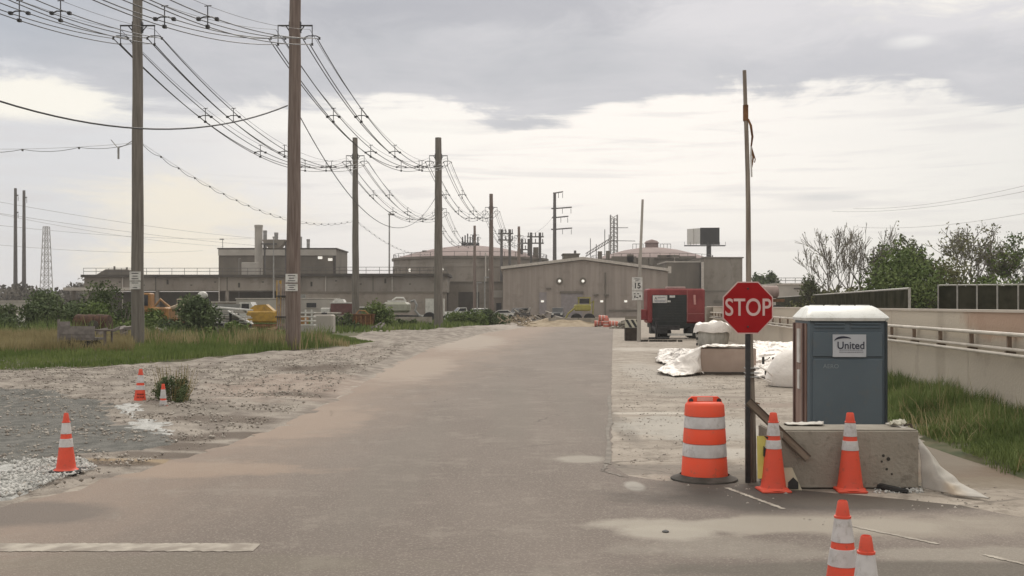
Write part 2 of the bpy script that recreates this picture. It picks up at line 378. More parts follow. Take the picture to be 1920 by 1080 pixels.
# gravel bank between the road and the grass on the left
m_gravel = mat('pale_gravel', (.20, .17, .145), (.36, .32, .275), 1.6, .95, bump=1.0, bscale=22, world=True, lo=.35, hi=.65, speck=(26, (.15, .13, .11), .56, .5),
   spots=[(*gs(560, 730, 2.5, 5), (.38, .29, .24), .45, 1.5), (*gs(340, 775, 1.6, 1.2), (.16, .14, .115), .5, 1.3), (*gs(640, 668, 2.2, 8), (.33, .28, .24), .5, 1.4), (*gs(250, 868, 1.0, .35), (.36, .26, .15), .7, 1.2),
          (*gs(1000, 615, 8, 10), (.42, .37, .33), .6, 1.2)]+[(*gs(px_, py_, rx_, ry_), (.115, .088, .068), .8, 1.0) for px_, py_, rx_, ry_ in ((215, 872, .8, .3), (290, 856, .9, .4), (370, 840, 1.0, .55), (455, 818, .9, .6), (300, 825, 1.3, .5), (420, 790, 1.3, .8), (560, 745, 1.0, 1.2), (600, 700, 1.4, 2.0))])
gp = [G(-700, 1010), G(-500, 712), G(0, 698), G(200, 692), G(420, 672), G(600, 656), G(720, 640), G(640, 625), G(800, 620), G(940, 609), G(1010, 610),
      G(912, 624), G(812, 652), G(740, 686), G(690, 714), G(632, 751), G(560, 787), G(488, 816), G(378, 852), G(245, 887), G(128, 926), G(0, 955)]
def gh(x, y, dd):
    e = np.clip(dd/1.2, 0, 1); e = e*e*(3-2*e)
    w_ = np.clip((y-16)/12, .12, 1)
    return .012+e*w_*(.13+.16*fn(x, y, .5)+.07*fn(x, y, 2.2)+.03*fn(x, y, 6.))
struct(patch('gravel_bank', gp, .22, m_gravel, gh, .0, .25, 1.5))
m_dark = mat('dark_gravel', (.10, .10, .09), (.17, .165, .15), 4, .95, bump=1., bscale=30, world=True, speck=(30, (.28, .27, .25), .60, .6))
def gh2(x, y, dd): return gh(x, y, 2.+0*dd)+.012*np.clip(dd/.3, 0, 1)+.012*fn(x, y, 7.)
struct(patch('dark_gravel_patch', [G(-500, 738), G(0, 738), G(110, 745), G(200, 768), G(215, 800), G(330, 812), G(350, 830), G(250, 846), G(140, 862), G(0, 874), G(-500, 890)], .12, m_dark, gh2, 0, .35, 1.6))
m_pale = mat('white_gravel', (.30, .30, .285), (.54, .54, .52), 5, .95, bump=1., bscale=30, world=True, lo=.3, hi=.6, speck=(26, (.22, .21, .19), .58, .6))
def gh3(x, y, dd): return gh(x, y, 2.+0*dd)+.018*np.clip(dd/.4, 0, 1)+.014*fn(x, y, 9.)
struct(patch('white_gravel_patch', [G(-500, 868), G(0, 868), G(90, 872), G(165, 868), G(180, 884), G(110, 905), G(60, 925), G(0, 945), G(-400, 1005)], .10, m_pale, gh3, 0, .25, 1.8))
struct(patch('white_gravel_patch', [G(205, 772), G(270, 768), G(262, 788), G(330, 800), G(345, 812), G(300, 820), G(225, 808), G(240, 795)], .10, m_pale, gh3, 0, .3, 2.2))
# grass ground on the left and right
m_soil = mat('verge_soil', (.055, .07, .025), (.12, .105, .055), 1.2, .95, world=True, lo=.35, hi=.65)
gl = [G(-900, 712), G(-300, 703), G(0, 700), G(200, 694), G(420, 673), G(600, 657), G(700, 645), G(640, 632), G(800, 622), G(950, 609), G(940, 598), S(900, 175), S(-1500, 175), S(-1800, 40)]
struct(patch('verge', gl, 1.0, m_soil, lambda x, y, dd: .05+.15*np.clip(dd/2, 0, 1)+0*x, 0, .4, .5))
gr = [UV(5.2, 4), UV(5.3, 11), UV(5.15, 13.6), UV(5.05, 15.8), UV(5.05, 19), UV(5.2, 23), UV(6.2, 32), UV(7.39, 42), UV(7.39, 4)]
struct(patch('grass_bank', gr, .2, m_soil, lambda x, y, dd: .02+.10*np.clip(dd/1, 0, 1), 0, .25, 1.2))

# stones
def stones(name, poly, n, s0, s1, m, zf, label=None):
    pl = [(p[0], p[1]) for p in poly]; xs = [p[0] for p in pl]; ys = [p[1] for p in pl]
    x = rng.uniform(min(xs), max(xs), n*6); y = rng.uniform(min(ys), max(ys), n*6)
    k = inside(pl, x, y)&(fn(x, y, 1.6)+rng.uniform(-.5, .5, len(x)) > 0); x = x[k][:n]; y = y[k][:n]; n = len(x)
    s = s0+(s1-s0)*rng.random(n)**4
    base = np.array([(1, 0, 0), (-1, 0, 0), (0, 1, 0), (0, -1, 0), (0, 0, 1), (0, 0, -1), ], float)
    fs = np.array([(0, 2, 4), (2, 1, 4), (1, 3, 4), (3, 0, 4), (2, 0, 5), (1, 2, 5), (3, 1, 5), (0, 3, 5)])
    V = base[None]*rng.uniform(.55, 1.3, (n, 6, 1))*np.stack([np.ones(n), rng.uniform(.6, 1, n), rng.uniform(.45, .8, n)], 1)[:, None]
    a = rng.uniform(0, 6.28, n); c_, s_ = np.cos(a)[:, None], np.sin(a)[:, None]
    Vx = V[..., 0]*c_-V[..., 1]*s_; Vy = V[..., 0]*s_+V[..., 1]*c_
    z = zf(x, y)
    V = np.stack([Vx*s[:, None]+x[:, None], Vy*s[:, None]+y[:, None], V[..., 2]*s[:, None]+z[:, None]+s[:, None]*.2], 2).reshape(-1, 3)
    Fq = (fs[None]+np.arange(n)[:, None, None]*6).reshape(-1, 3)
    o = npmesh(name, V, Fq, m); o['kind'] = 'stuff'; return o
m_st = mat('stone', (.24, .21, .18), (.46, .42, .37), 2.2, .95, world=True, lo=.35, hi=.65)
m_st2 = mat('white_stone', (.33, .33, .31), (.62, .61, .58), 9, .95, world=True)
o = stones('gravel_stones', [G(-300, 1000), G(-300, 705), G(400, 690), G(640, 662), G(780, 645), G(720, 680), G(620, 745), G(480, 808), G(360, 845), G(120, 920)], 26000, .008, .050, m_st, lambda x, y: gh(x, y, 2.+0*x)+.012)
o['label'] = 'loose pebbles over the gravel bank left of the road'; o['category'] = 'gravel'
o = stones('gravel_stones', [G(-200, 1000), G(-200, 868), G(160, 868), G(180, 884), G(60, 925)], 7000, .010, .045, m_st2, lambda x, y: gh(x, y, 2.+0*x)+.022)
o['label'] = 'white crushed stone beside the nearest left cone'; o['category'] = 'gravel'
o = stones('gravel_stones', [G(1160, 880), G(1160, 690), G(1460, 690), G(1480, 960), G(1900, 1000), G(1900, 920), G(1800, 905), G(1560, 990), G(1250, 905)], 5000, .006, .028, m_st, lambda x, y: 0*x)
o['label'] = 'grit and crumbs on the dusty right shoulder'; o['category'] = 'gravel'
o = stones('gravel_stones', [G(1640, 905), G(1730, 905), G(1730, 925), G(1640, 925)], 350, .012, .04, m_st2, lambda x, y: 0*x)
o['label'] = 'white rubble along the foot of the concrete block'; o['category'] = 'gravel'

# ================================================================== VEGETATION
def leafmat(name, a, b, sc=.8):
    if name in MATS: return MATS[name]
    m = mat(name, a, b, sc, .75, world=True, lo=.35, hi=.65)
    m.node_tree.nodes['Principled BSDF'].inputs['Transmission Weight'].default_value = 0
    m.node_tree.nodes['Principled BSDF'].inputs['Specular IOR Level'].default_value = .15
    return m
def blades(name, poly, n, h0, h1, wd, m, z=0.05, dens=None, tags=None, lean=.35, hf=None):
    pl = [(p[0], p[1]) for p in poly]; xs = [p[0] for p in pl]; ys = [p[1] for p in pl]
    x = rng.uniform(min(xs), max(xs), n*5); y = rng.uniform(min(ys), max(ys), n*5); k = inside(pl, x, y)
    if dens is not None: k &= rng.random(len(x)) < dens(x, y)
    x = x[k][:n]; y = y[k][:n]; n = len(x)
    h = rng.uniform(h0, h1, n)*(1+.35*fn(x, y, .9))
    if hf is not None: h = h*hf(x, y)
    a = rng.uniform(0, 6.28, n); l = rng.uniform(0, lean, n)*h; b = rng.uniform(0, 6.28, n); ww = wd*rng.uniform(.6, 1.4, n)/2
    dx, dy = np.cos(a)*ww, np.sin(a)*ww; lx, ly = np.cos(b)*l, np.sin(b)*l
    V = np.empty((n, 5, 3)); Z0 = z if np.isscalar(z) else z(x, y)
    V[:, 0] = np.stack([x-dx, y-dy, 0*x+Z0], 1); V[:, 1] = np.stack([x+dx, y+dy, 0*x+Z0], 1)
    V[:, 2] = np.stack([x+dx*.8+lx*.4, y+dy*.8+ly*.4, Z0+h*.55], 1); V[:, 3] = np.stack([x-dx*.8+lx*.4, y-dy*.8+ly*.4, Z0+h*.55], 1)
    V[:, 4] = np.stack([x+lx, y+ly, Z0+h], 1)
    i = np.arange(n)*5
    Fq = np.concatenate([np.stack([i, i+1, i+2], 1), np.stack([i, i+2, i+3], 1), np.stack([i+3, i+2, i+4], 1)])
    o = npmesh(name, V.reshape(-1, 3), Fq, m); o['kind'] = 'stuff'
    for kk, v in (tags or {}).items(): o[kk] = v
    return o
g_green = leafmat('grass_green', (.115, .165, .045), (.20, .245, .08), .5)
g_dry = leafmat('grass_dry', (.27, .225, .11), (.40, .34, .19), .6)
g_lush = leafmat('grass_lush', (.11, .155, .05), (.22, .27, .10), .9)
near = [G(-400, 706), G(0, 700), G(200, 694), G(420, 673), G(600, 657), G(705, 646), G(640, 636), S(600, 72), S(-400, 72)]
def taper(x, y): px = 960+x*F/y; return np.clip(1.15-(px-540)/150, .22, 1)*np.clip(.45+(y-36)/22, .4, 1)
blades('grass', near, 120000, .18, .50, .032, g_green, .12, hf=taper, tags=dict(label='green grass verge along the left gravel bank', category='grass'))
blades('dry_grass', [S(-300, 44), S(250, 44), S(250, 62), S(-300, 62)], 30000, .4, .8, .03, g_dry, .15, dens=lambda x, y: np.clip(.5+fn(x, y, .35)*2, 0, 1), tags=dict(label='tall straw coloured grass behind the green verge', category='grass'))
blades('dry_grass', [S(240, 47), S(690, 50), S(600, 60), S(240, 60)], 1500, .5, 1.0, .04, g_dry, .15, dens=lambda x, y: np.clip(.1+fn(x, y, .8)*2, 0, 1), hf=taper, tags=dict(label='scattered dry seed stalks around the two near poles', category='grass'))
far = [S(560, 72), G(800, 622), G(950, 609), G(945, 598), S(930, 160), S(300, 160), S(300, 72)]
blades('grass', far, 26000, .25, .6, .12, g_green, .15, tags=dict(label='green grass beside the far end of the road', category='grass'))
blades('grass', gr, 80000, .12, .40, .012, g_lush, .08, dens=lambda x, y: np.clip(.5+(x-.0935*y-5.3)*.5+fn(x, y, 1.5)*1.1, 0, 1),
       tags=dict(label='lush tall grass and weeds at the foot of the concrete wall', category='grass'), lean=.75, hf=lambda x, y: np.clip(.35+(x-.0935*y-5.1)*.45, .25, 1.15)*(1+.6*fn(x, y, 1.9)))
blades('dry_grass', gr, 3500, .15, .45, .012, g_dry, .08, lean=.9, dens=lambda x, y: np.clip(.2+fn(x, y, 1.1)*2, 0, 1), tags=dict(label='dead tan blades mixed into the wall side grass', category='grass'))
blades('tall_weeds', [S(-120, 58), S(235, 58), S(235, 68), S(-120, 68)], 3000, .5, 1.35, .04, g_lush, .1, lean=.6, dens=lambda x, y: np.clip(.15+fn(x, y, .7)*2.5, 0, 1), tags=dict(label='tall loose green weeds in front of the dark bushes at far left', category='weeds'))
blades('tall_weeds', [S(270, 56), S(530, 56), S(640, 72), S(270, 66)], 1500, .4, .95, .04, g_lush, .1, lean=.6, dens=lambda x, y: np.clip(.1+fn(x, y, .7)*2.5, 0, 1), tags=dict(label='tall green weeds between the two near poles', category='weeds'))
blades('weed_stalks', [UV(6., 12), UV(7.3, 12), UV(7.3, 30), UV(6.3, 30)], 200, .4, .8, .010, g_dry, .08, tags=dict(label='thin dry weed stalks standing above the grass by the wall', category='weeds'))
blades('scrub_grass', [G(1700, 775), G(1760, 830), G(1900, 900), G(1990, 930), G(1990, 900), G(1800, 820), G(1730, 770)], 2500, .04, .16, .012, g_green, .0, dens=lambda x, y: np.clip(fn(x, y, 2.)*2, 0, 1), tags=dict(label='short sparse grass in the dust below the right bank', category='grass'))

def leaves(c, n, size, shell=.5):
    """c = list of (centre, radii, weight)"""
    wts = np.array([q[2] for q in c], float); wts /= wts.sum(); ids = rng.choice(len(c), n, p=wts)
    C = np.array([tuple(q[0]) for q in c])[ids]; Rr = np.array([tuple(q[1]) for q in c])[ids]
    dvec = rng.normal(size=(n, 3)); dvec /= np.linalg.norm(dvec, axis=1)[:, None]
    rad = (1-shell*rng.random(n)**1.3)*(1+.18*rng.normal(size=n)*.6)
    p = C+dvec*Rr*rad[:, None]
    p[:, 2] = np.maximum(p[:, 2], .03)
    a = rng.normal(size=(n, 3)); a /= np.linalg.norm(a, axis=1)[:, None]; b = np.cross(a, rng.normal(size=(n, 3))); b /= np.linalg.norm(b, axis=1)[:, None]
    s = size*rng.uniform(.5, 1.4, n)[:, None]
    V = np.stack([p-a*s, p+b*s*.55, p+a*s, p-b*s*.55], 1).reshape(-1, 3)
    Fq = np.arange(4*n).reshape(-1, 4); return V, Fq
def clumps(w_, d_, h_, k, zc=.55, rr=(.22, .42)):
    out = []
    for _ in range(k):
        x = random.uniform(-.5, .5); z = random.uniform(.12, 1)
        lim = math.sqrt(max(0.05, 1-(2*x)**2*.8)); z = z*lim
        r = random.uniform(*rr)*min(w_, h_)
        out.append(((x*w_, random.uniform(-.4, .4)*d_, max(z*h_-r*.6, r*.4)), (r, r, r*.8), r*r))
    return out
def shrub(name, label, loc, w_, d_, h_, n, size, m, cat='bush', group=None):
    t = thing(name, label, cat, loc, 0, group); V, Fq = leaves(clumps(w_, d_, h_, 14), n, size, .8)
    npmesh('foliage', V, Fq, m, t)
    b = MB()
    for _ in range(7):
        x = random.uniform(-.35, .35)*w_; b.tube([(x*.4, 0, 0), (x*.8, random.uniform(-.2, .2)*d_, h_*.4), (x, random.uniform(-.3, .3)*d_, h_*.75)], [.04, .025, .01], 5)
    b.build('stem', MATS.get('bark') or mat('bark', (.09, .075, .06), (.15, .13, .11), 6, .9), t)
    return t
m_bark = MATS.get('bark') or mat('bark', (.09, .075, .06), (.15, .13, .11), 6, .9)
m_twig = mat('grey_twig', (.16, .145, .125), (.24, .22, .19), 3, .9)
l_dark = leafmat('leaf_dark', (.055, .08, .03), (.11, .14, .06), .7)
l_mid = leafmat('leaf_mid', (.085, .13, .035), (.17, .22, .075), .8)
l_olive = leafmat('leaf_olive', (.12, .125, .055), (.20, .20, .10), .6)
l_blue = leafmat('leaf_bluegreen', (.075, .105, .05), (.15, .19, .09), .9)

def grow(mb, tips, p, dr, L, r, depth, spread, upb, minr):
    n = 3; pts = [p]; q = p.copy(); dd = dr.copy()
    for i in range(n):
        dd = (dd+Vector((random.gauss(0, .10), random.gauss(0, .10), upb))).normalized(); q = q+dd*(L/n); pts.append(q.copy())
    r1 = max(r*.62, minr)
    mb.tube(pts, [max(r+(r1-r)*i/n, minr) for i in range(n+1)], 6 if r > .05 else 4, cap=False)
    tips.append((q.copy(), depth))
    if depth == 0: return
    k = random.choice((2, 3, 3)) if depth > 1 else 3
    for j in range(k):
        s = pts[random.choice((1, 2, 3))] if j else pts[3]
        nd = (dd+Vector((random.gauss(0, spread), random.gauss(0, spread), random.gauss(.1, spread*.6)))).normalized()
        grow(mb, tips, s, nd, L*random.uniform(.62, .88), r1*random.uniform(.7, 1), depth-1, spread, upb, minr)
def tree(name, label, loc, h, leafn, leafs, m, depth=5, trunk=.14, spread=.45, minr=.012, bark=None, group='trees beyond the wall', lean=0, crown_only=0):
    t = thing(name, label, 'tree', loc, 0, group); mb = MB(); tips = []
    mb.tube([(0, 0, 0), (lean*.3, 0, h*.12), (lean*.5, 0, h*.27)], [trunk*1.25, trunk, trunk*.85], 8); base = Vector((lean*.5, 0, h*.27))
    for _ in range(3): grow(mb, tips, base-Vector((0, 0, random.uniform(0, .1)*h)), Vector((random.gauss(lean*.1, .32), random.gauss(0, .32), 1)).normalized(), h*.24, trunk*.7, depth, spread, .06, minr)
    zs = max(p.z for p, _ in tips); k = h/zs
    mb.v = [(x*k, y*k, z*k) for x, y, z in mb.v]
    mb.build('trunk', bark or m_bark, t)
    if leafn:
        pts = [(p*k, (leafs*3.2,)*3, 1) for p, dp in tips if dp <= 2 and p.z*k > h*.3 and random.random() > .35]
        V, Fq = leaves(pts, leafn, leafs, .95); npmesh('crown', V, Fq, m, t)
    return t
# beyond the wall, right
l_dk2 = leafmat('leaf_grey_green', (.095, .115, .055), (.16, .18, .095), .8)
def at(px, D): return S(px, D)
tree('bare_tree', 'pale bare tree of upright twigs, leftmost above the mesh fence', at(1562, 84), 8.6, 200, .09, l_olive, 5, .12, .30, .014, m_twig)
tree('bare_tree', 'tall bare tree with one dark straight trunk left of the leafy crown', at(1606, 82), 8.7, 150, .09, l_olive, 5, .15, .30, .014, m_twig)
tree('leafy_tree', 'dark leafed tree with gaps in its crown behind the portable toilet', at(1700, 86), 7.8, 5200, .12, l_dk2, 5, .17, .50, .016)
tree('sparse_tree', 'wide sparse tree of pale branches right of the dark crown', at(1812, 84), 8.8, 1400, .11, l_olive, 5, .15, .52, .016, m_twig)
tree('sparse_tree', 'thin lower tree between the wide sparse tree and the photo edge', at(1880, 88), 7.2, 1600, .12, l_olive, 4, .12, .48, .016, m_twig)
tree('sparse_tree', 'half leafed tree cut off by the right edge of the photo', at(1925, 84), 7.8, 2400, .12, l_mid, 5, .14, .50, .016)
tree('leafy_tree', 'low dark green tree with small clumped leaves at the left end of the tree row', at(1530, 86), 4.6, 1200, .11, l_dk2, 4, .10, .45, .014)
tree('leafy_tree', 'small leafy tree with thin arching stems just left of the dark crown', at(1655, 84), 6.8, 700, .11, l_dk2, 5, .10, .42, .014)
for px, D, w_, h_, n, m, lb in ((1560, 82, 4.5, 3.6, 7000, l_olive, 'olive thicket below the leftmost bare tree'), (1612, 80, 4.2, 3.3, 6000, l_olive, 'brownish green thicket under the tall bare trunk'),
        (1705, 78, 4.6, 5.6, 11000, l_mid, 'bright green rounded bush between the two mesh fences'), (1655, 80, 3.6, 4.2, 5000, l_mid, 'green bush left of the bright rounded bush'), (1770, 80, 4.4, 4.6, 8000, l_olive, 'olive bush right of the bright rounded bush'),
        (1835, 80, 5.0, 4.2, 8000, l_mid, 'broad bush above the right mesh fence'), (1905, 80, 5.0, 4.0, 8000, l_blue, 'blue green bush at the right edge above the fence'), (1980, 80, 5, 4.4, 5000, l_olive, 'olive bush at the right end of the row beyond the wall')):
    shrub('bush', lb, at(px, D), w_*1.15, 3, h_*(1.08 if px < 1640 else 1.22), int(n*1.2), .13, m, group='bushes beyond the wall')
tree('leafy_tree', 'dark green tree above the stop sign beside the grey building', at(1432, 200), 8.0, 5000, .3, l_dark, 4, .25, .5, .03, group='distant trees')

# yard bushes, left
for px, D, w_, d_, h_, n, m, lb in ((30, 76, 5.5, 3, 2.0, 6500, l_dark, 'low dark bush at the left edge of the photo'), (105, 74, 5.6, 3.5, 2.5, 9000, l_blue, 'wide blue green bush left of the rusty drum'),
        (185, 78, 5.4, 3, 2.9, 8500, l_dark, 'tall dark bush behind the rusty drum'), (232, 72, 3.6, 3, 2.35, 6500, l_mid, 'green bush touching the left near pole'),
        (366, 68, 2.5, 2.2, 2.5, 7500, l_blue, 'upright dark bush between the orange machine and the white sheets'), (430, 66, 3.0, 1.5, 1.0, 2500, l_mid, 'low weeds below the white sheet pile'),
        (640, 88, 2.6, 2, 1.5, 2500, l_dark, 'small dark bush left of the rusty bin'), (715, 92, 2.2, 2, 2.6, 3500, l_mid, 'green bush between the rusty bin and the tank truck'), (868, 108, 4.2, 3, 1.9, 4500, l_mid, 'round green bush in front of the parked white vehicles'),
        (925, 112, 3.6, 3, 1.7, 4000, l_blue, 'dark green bush at the far bend of the road'), (770, 99, 5.0, 1.0, .8, 1500, l_dark, 'dark low growth along the concrete barrier')):
    shrub('bush', lb, at(px, D)+Vector((0, 0, .1)), w_*1.1, d_, h_*(1.3 if px < 300 else 1.08), int(n*1.2), .11, m, group='bushes in the left yard')
# weeds around the small marker cone
t = thing('weed_clump', 'green weed clump with tall stalks around the small white cone', 'weeds', G(320, 762)+Vector((0, 0, .08)))
V, Fq = leaves([((random.uniform(-.35, .35), random.uniform(-.15, .3), random.uniform(.1, .45)), (.16, .14, .2), 1) for _ in range(14)], 2600, .028, .9)
npmesh('foliage', V, Fq, l_blue, t)
b = MB()
for _ in range(90):
    x, y = random.uniform(-.45, .5), random.uniform(-.1, .35); h = random.uniform(.3, .85); b.tube([(x*.6, y, 0), (x*.9, y, h*.5), (x*1.1+random.uniform(-.05, .05), y, h)], [.008, .006, .003], 4)
b.build('stem', g_dry, t)
# far tree line
cl = []
for i in range(150):
    px = random.uniform(-500, 180); D = random.uniform(290, 340); h = random.uniform(5.5, 8.5)*(1+.15*math.sin(px*.05)); p = S(px, D); cl.append(((p.x, p.y, h*.45), (4.5, 4, h*.52), 1))
V, Fq = leaves(cl, 30000, .75, .6)
npmesh('far_woodland', V, Fq, leafmat('leaf_brown', (.10, .09, .072), (.15, .135, .11), .12), label='brownish distant wood along the left skyline', category='woodland', kind='stuff')
cl = []
for i in range(60):
    px = random.uniform(1400, 2300); D = random.uniform(180, 260); p = S(px, D); cl.append(((p.x, p.y, 2.2), (6, 5, random.uniform(1.5, 3.2)), 1))
V, Fq = leaves(cl, 20000, .6, .6)
npmesh('far_woodland', V, Fq, l_olive, label='low olive wood behind the mesh fences on the right', category='woodland', kind='stuff')

# ================================================================== POWER LINES
m_pole = mat('weathered_pole_wood', (.135, .10, .085), (.225, .18, .155), 2.0, .9, bump=.6, bscale=14, stretch=(6, 6, .35), lo=.3, hi=.7)
m_pole2 = mat('grey_pole_wood', (.13, .118, .10), (.21, .19, .168), 2.0, .9, bump=.5, bscale=14, stretch=(6, 6, .35), lo=.3, hi=.7)
m_iron = mat('dark_iron', (.035, .035, .037), (.06, .058, .058), 6, .55, .4)
m_wire = mat('black_cable', (.035, .036, .04), (.05, .05, .055), 4, .5)
m_galv = mat('galvanised', (.30, .30, .29), (.42, .42, .40), 5, .45, .5)
m_signw = mat('sign_white', (.52, .51, .48), (.66, .65, .62), 6, .5)
m_blk = mat('black_print', (.02, .02, .02), (.035, .035, .035), 6, .5)
ZARM = 15.3
OFF = [(0, -.18), (-.34, -.60), (.34, -.60), (0, -.88)]
A = [S(-1300, 18), S(258, 50), S(667, 95), S(826, 145), S(890, 199)]
B = [S(-1400, 14), S(549, 50), S(822, 95), S(921, 143), S(973, 201)]
def line_pole(name, label, p, h, r0, arms, m, signs=None, lean=0., armz=ZARM, group='timber poles of the power line'):
    t = thing(name, label, 'utility pole', p, 0, group)
    n = 14; b = MB(); b.tube([(lean*k/n+.012*math.sin(k*1.7), .012*math.sin(k*2.3), h*k/n) for k in range(n+1)], [r0*(1-.34*k/n) for k in range(n+1)], 16); b.build('shaft', m, t, smooth=True)
    for s in arms:
        b = MB(); rr = r0*.68; lx = lean*armz/h
        b.tube([(lx+s*rr*.9, 0, armz), (lx+s*.82, 0, armz)], .04, 6); b.tube([(lx+s*rr*.9, 0, armz-.32), (lx+s*.42, 0, armz-.03)], .028, 6)
        b.box((lx+s*rr, 0, armz-.08), (.07, .2, .5)); b.build('arm', m_iron, t)
        b = MB(); x = lx+s*.8
        b.tube([(x, 0, armz), (x, 0, armz-.92)], .022, 6); b.tube([(x-.36, 0, armz-.56), (x-.18, 0, armz-.48), (x+.18, 0, armz-.48), (x+.36, 0, armz-.56)], .026, 6)
        for dx, dz in OFF[1:]: b.lathe([(.03, -.06), (.06, -.045), (.045, 0), (.06, .045), (.03, .06)], 8, (x+dx, 0, armz+dz))
        b.build('insulator_bracket', m_iron, t)
        if len(arms) > 1 and s == 1:
            b = MB(); b.tube([(lx-.8, 0, armz-.55), (lx+.8, 0, armz-.55)], .012, 5); b.tube([(lx-.8, 0, armz-.86), (lx+.8, 0, armz-.86)], .012, 5); b.build('jumper', m_galv, t)
    for (z, w_, h_, lb) in signs or []:
        b = MB(); yy = -r0-.03; b.box((lean*z/h, yy, z), (w_, .02, h_)); sg = b.build('sign_plate', m_signw, t)
        b = MB()
        for k in range(lb): b.box((lean*z/h, yy-.014, z+h_*(.30-.6*k/max(1, lb-1))), (w_*.62*(1-.3*(k % 2)), .006, h_*.09))
        b.build('sign_print', m_blk, sg)
    return t
line_pole('utility_pole', 'near timber pole at far left with square notices, standing by the dark shrubs', A[1], 20.5, .30, (-1, 1), m_pole2, [(3.55, .52, .42, 3), (3.12, .5, .36, 2)], 0)
line_pole('utility_pole', 'near brown timber pole with tattered notices, right of the yellow machine', B[1], 21, .36, (-1, 1), m_pole, [(3.45, .56, .40, 3), (3.02, .58, .34, 3)], .15)
line_pole('utility_pole', 'second timber pole of the left row with drooping arm, behind the rusty bin', A[2], 17.1, .34, (-1, 1), m_pole2, None, -.05, 15.5)
line_pole('utility_pole', 'timber pole at the end of the concrete barrier, second of the right row', B[2], 17.1, .42, (-1, 1), m_pole2, None, 0, 15.5)
line_pole('utility_pole', 'distant pole hidden behind the pole at the barrier end', A[3], 17, .32, (-1, 1), m_pole2)
line_pole('utility_pole', 'slim dark pole in the grass left of the gabled warehouse', B[3], 17.1, .36, (-1, 1), m_pole)
line_pole('utility_pole', 'short looking far pole in front of the left domed tank', A[4], 17, .34, (-1, 1), m_pole)
line_pole('utility_pole', 'far pole above the left roof slope of the warehouse', B[4], 17, .36, (-1, 1), m_pole)

def wire_pts(a, b, sag, n=36):
    return [a.lerp(b, k/n)-Vector((0, 0, 4*sag*(k/n)*(1-k/n))) for k in range(n+1)]
def circuit(label, pa, pb, sag, r, ts, fade=1.):
    t = thing('power_cable_span', label, 'power cable', pa, 0, 'power cable spans')
    o = Vector(pa); n = 36
    dirv = (pb-pa); dirv.z = 0; dirv.normalize(); lat = Vector((dirv.y, -dirv.x, 0))
    for i, (dx, dz) in enumerate(OFF):
        wob = .05*i
        a = pa+Vector((dx, 0, dz)); bb = pb+Vector((dx, 0, dz)); s = sag+(0 if i else -.1)
        b = MB(); pts = wire_pts(a, bb, s, n); b.tube([p-o for p in pts], r*(.45 if i == 0 else 1), 5, cap=False); b.build('wire', m_wire, t, smooth=True)
    for tt in ts:
        c_ = pa.lerp(pb, tt)-Vector((0, 0, 4*sag*tt*(1-tt)))-o; b = MB()
        b.tube([c_+Vector((0, 0, -.12)), c_+Vector((0, 0, -.92))], .022, 5)
        b.tube([c_+Vector((-.36, 0, -.62)), c_+Vector((-.15, 0, -.52)), c_+Vector((.15, 0, -.52)), c_+Vector((.36, 0, -.62))], .028, 5)
        b.tube([c_+Vector((-.12, 0, -.12)), c_+Vector((.14, 0, -.10))], .02, 5)
        for dx, dz in OFF[1:]: b.box(c_+Vector((dx, 0, dz)), (.13, .16, .11))
        b.build('spacer', m_iron, t)
def arm(p, s, z=ZARM): return p+Vector((s*.8, 0, z))
SPN = [(.24, .46, .70, .88), (.22, .42, .62, .80), (.2, .4, .6, .8)]
names = {'A': 'left pole row', 'B': 'right pole row'}
for row, Ps in (('A', A), ('B', B)):
    for i in range(4):
        for s in (-1, 1):
            side = 'left arm' if s < 0 else 'right arm'
            where = ['running off the photo upper left', 'from near pole to second', 'from second pole to third', 'from third pole to fourth'][i]
            sag = ((1.5 if row == 'A' else 2.3), 2.5, 2.6, 2.8)[i]
            r = (.021, .024, .024, .024)[i]
            z1 = 15.5 if i == 2 else ZARM; z2 = 15.5 if i == 1 else ZARM
            ts = [] if i == 0 else SPN[i-1]
            if i == 0: ts = (.86,) if row == 'B' else (.93,)
            if i == 0: ts = (.71,) if row == 'B' else (.73,)
            circuit('%s of the %s, cables %s' % (side, names[row], where), arm(Ps[i], s, z1), arm(Ps[i+1], s, z2), sag, r, ts)
for i, (a, b_, sag, r, lb) in enumerate(((S(-1000, 22)+Vector((0, 0, 12.5)), B[1]+Vector((-.25, 0, 11.55)), 3.3, .032, 'thick single cable sagging below the bundle from the upper left to the brown pole'),
        (B[1]+Vector((.25, 0, 11.2)), B[2]+Vector((-.2, 0, 11.9)), 4.0, .022, 'single cable drooping deeply between the brown pole and the barrier end pole'),
        (B[3]+Vector((0, 0, 12)), S(1040, 280)+Vector((-.4, 0, 25.5)), 2.5, .03, 'thin cable rising to the tall transmission mast'))):
    mb = MB(); mb.tube([p-a for p in wire_pts(a, b_, sag)], r, 6); mb.build('overhead_cable', m_wire, None, a, True, label=lb, category='cable')
m_galvd = mat('dull_cable', (.13, .13, .125), (.17, .17, .165), 5, .7)
def lashed(label, a, b_, sag, r=.013, n=60):
    t = thing('telephone_cable', label, 'cable', a, 0, 'lashed telephone cables')
    pts = wire_pts(a, b_, sag, n); mb = MB(); mb.tube([p-a for p in pts], r*.6, 5); mb.build('wire', m_galv, t)
    lo = MB(); q = []
    k = int((b_-a).length/2.2)
    for j in range(k*6+1):
        tt = j/(k*6); p = a.lerp(b_, tt)-Vector((0, 0, 4*sag*tt*(1-tt)))-a; ph = (j % 6)/6
        q.append(p-Vector((0, 0, .02+.16*4*ph*(1-ph)*.8)))
    lo.tube(q, r, 5)
    lo.build('hanging_cable', m_galvd, t)
    mb = MB()
    for j in range(k): mb.box(q[j*6]+Vector((0, 0, -.03)), (.06, .09, .09))
    mb.build('hanger', m_galvd, t)
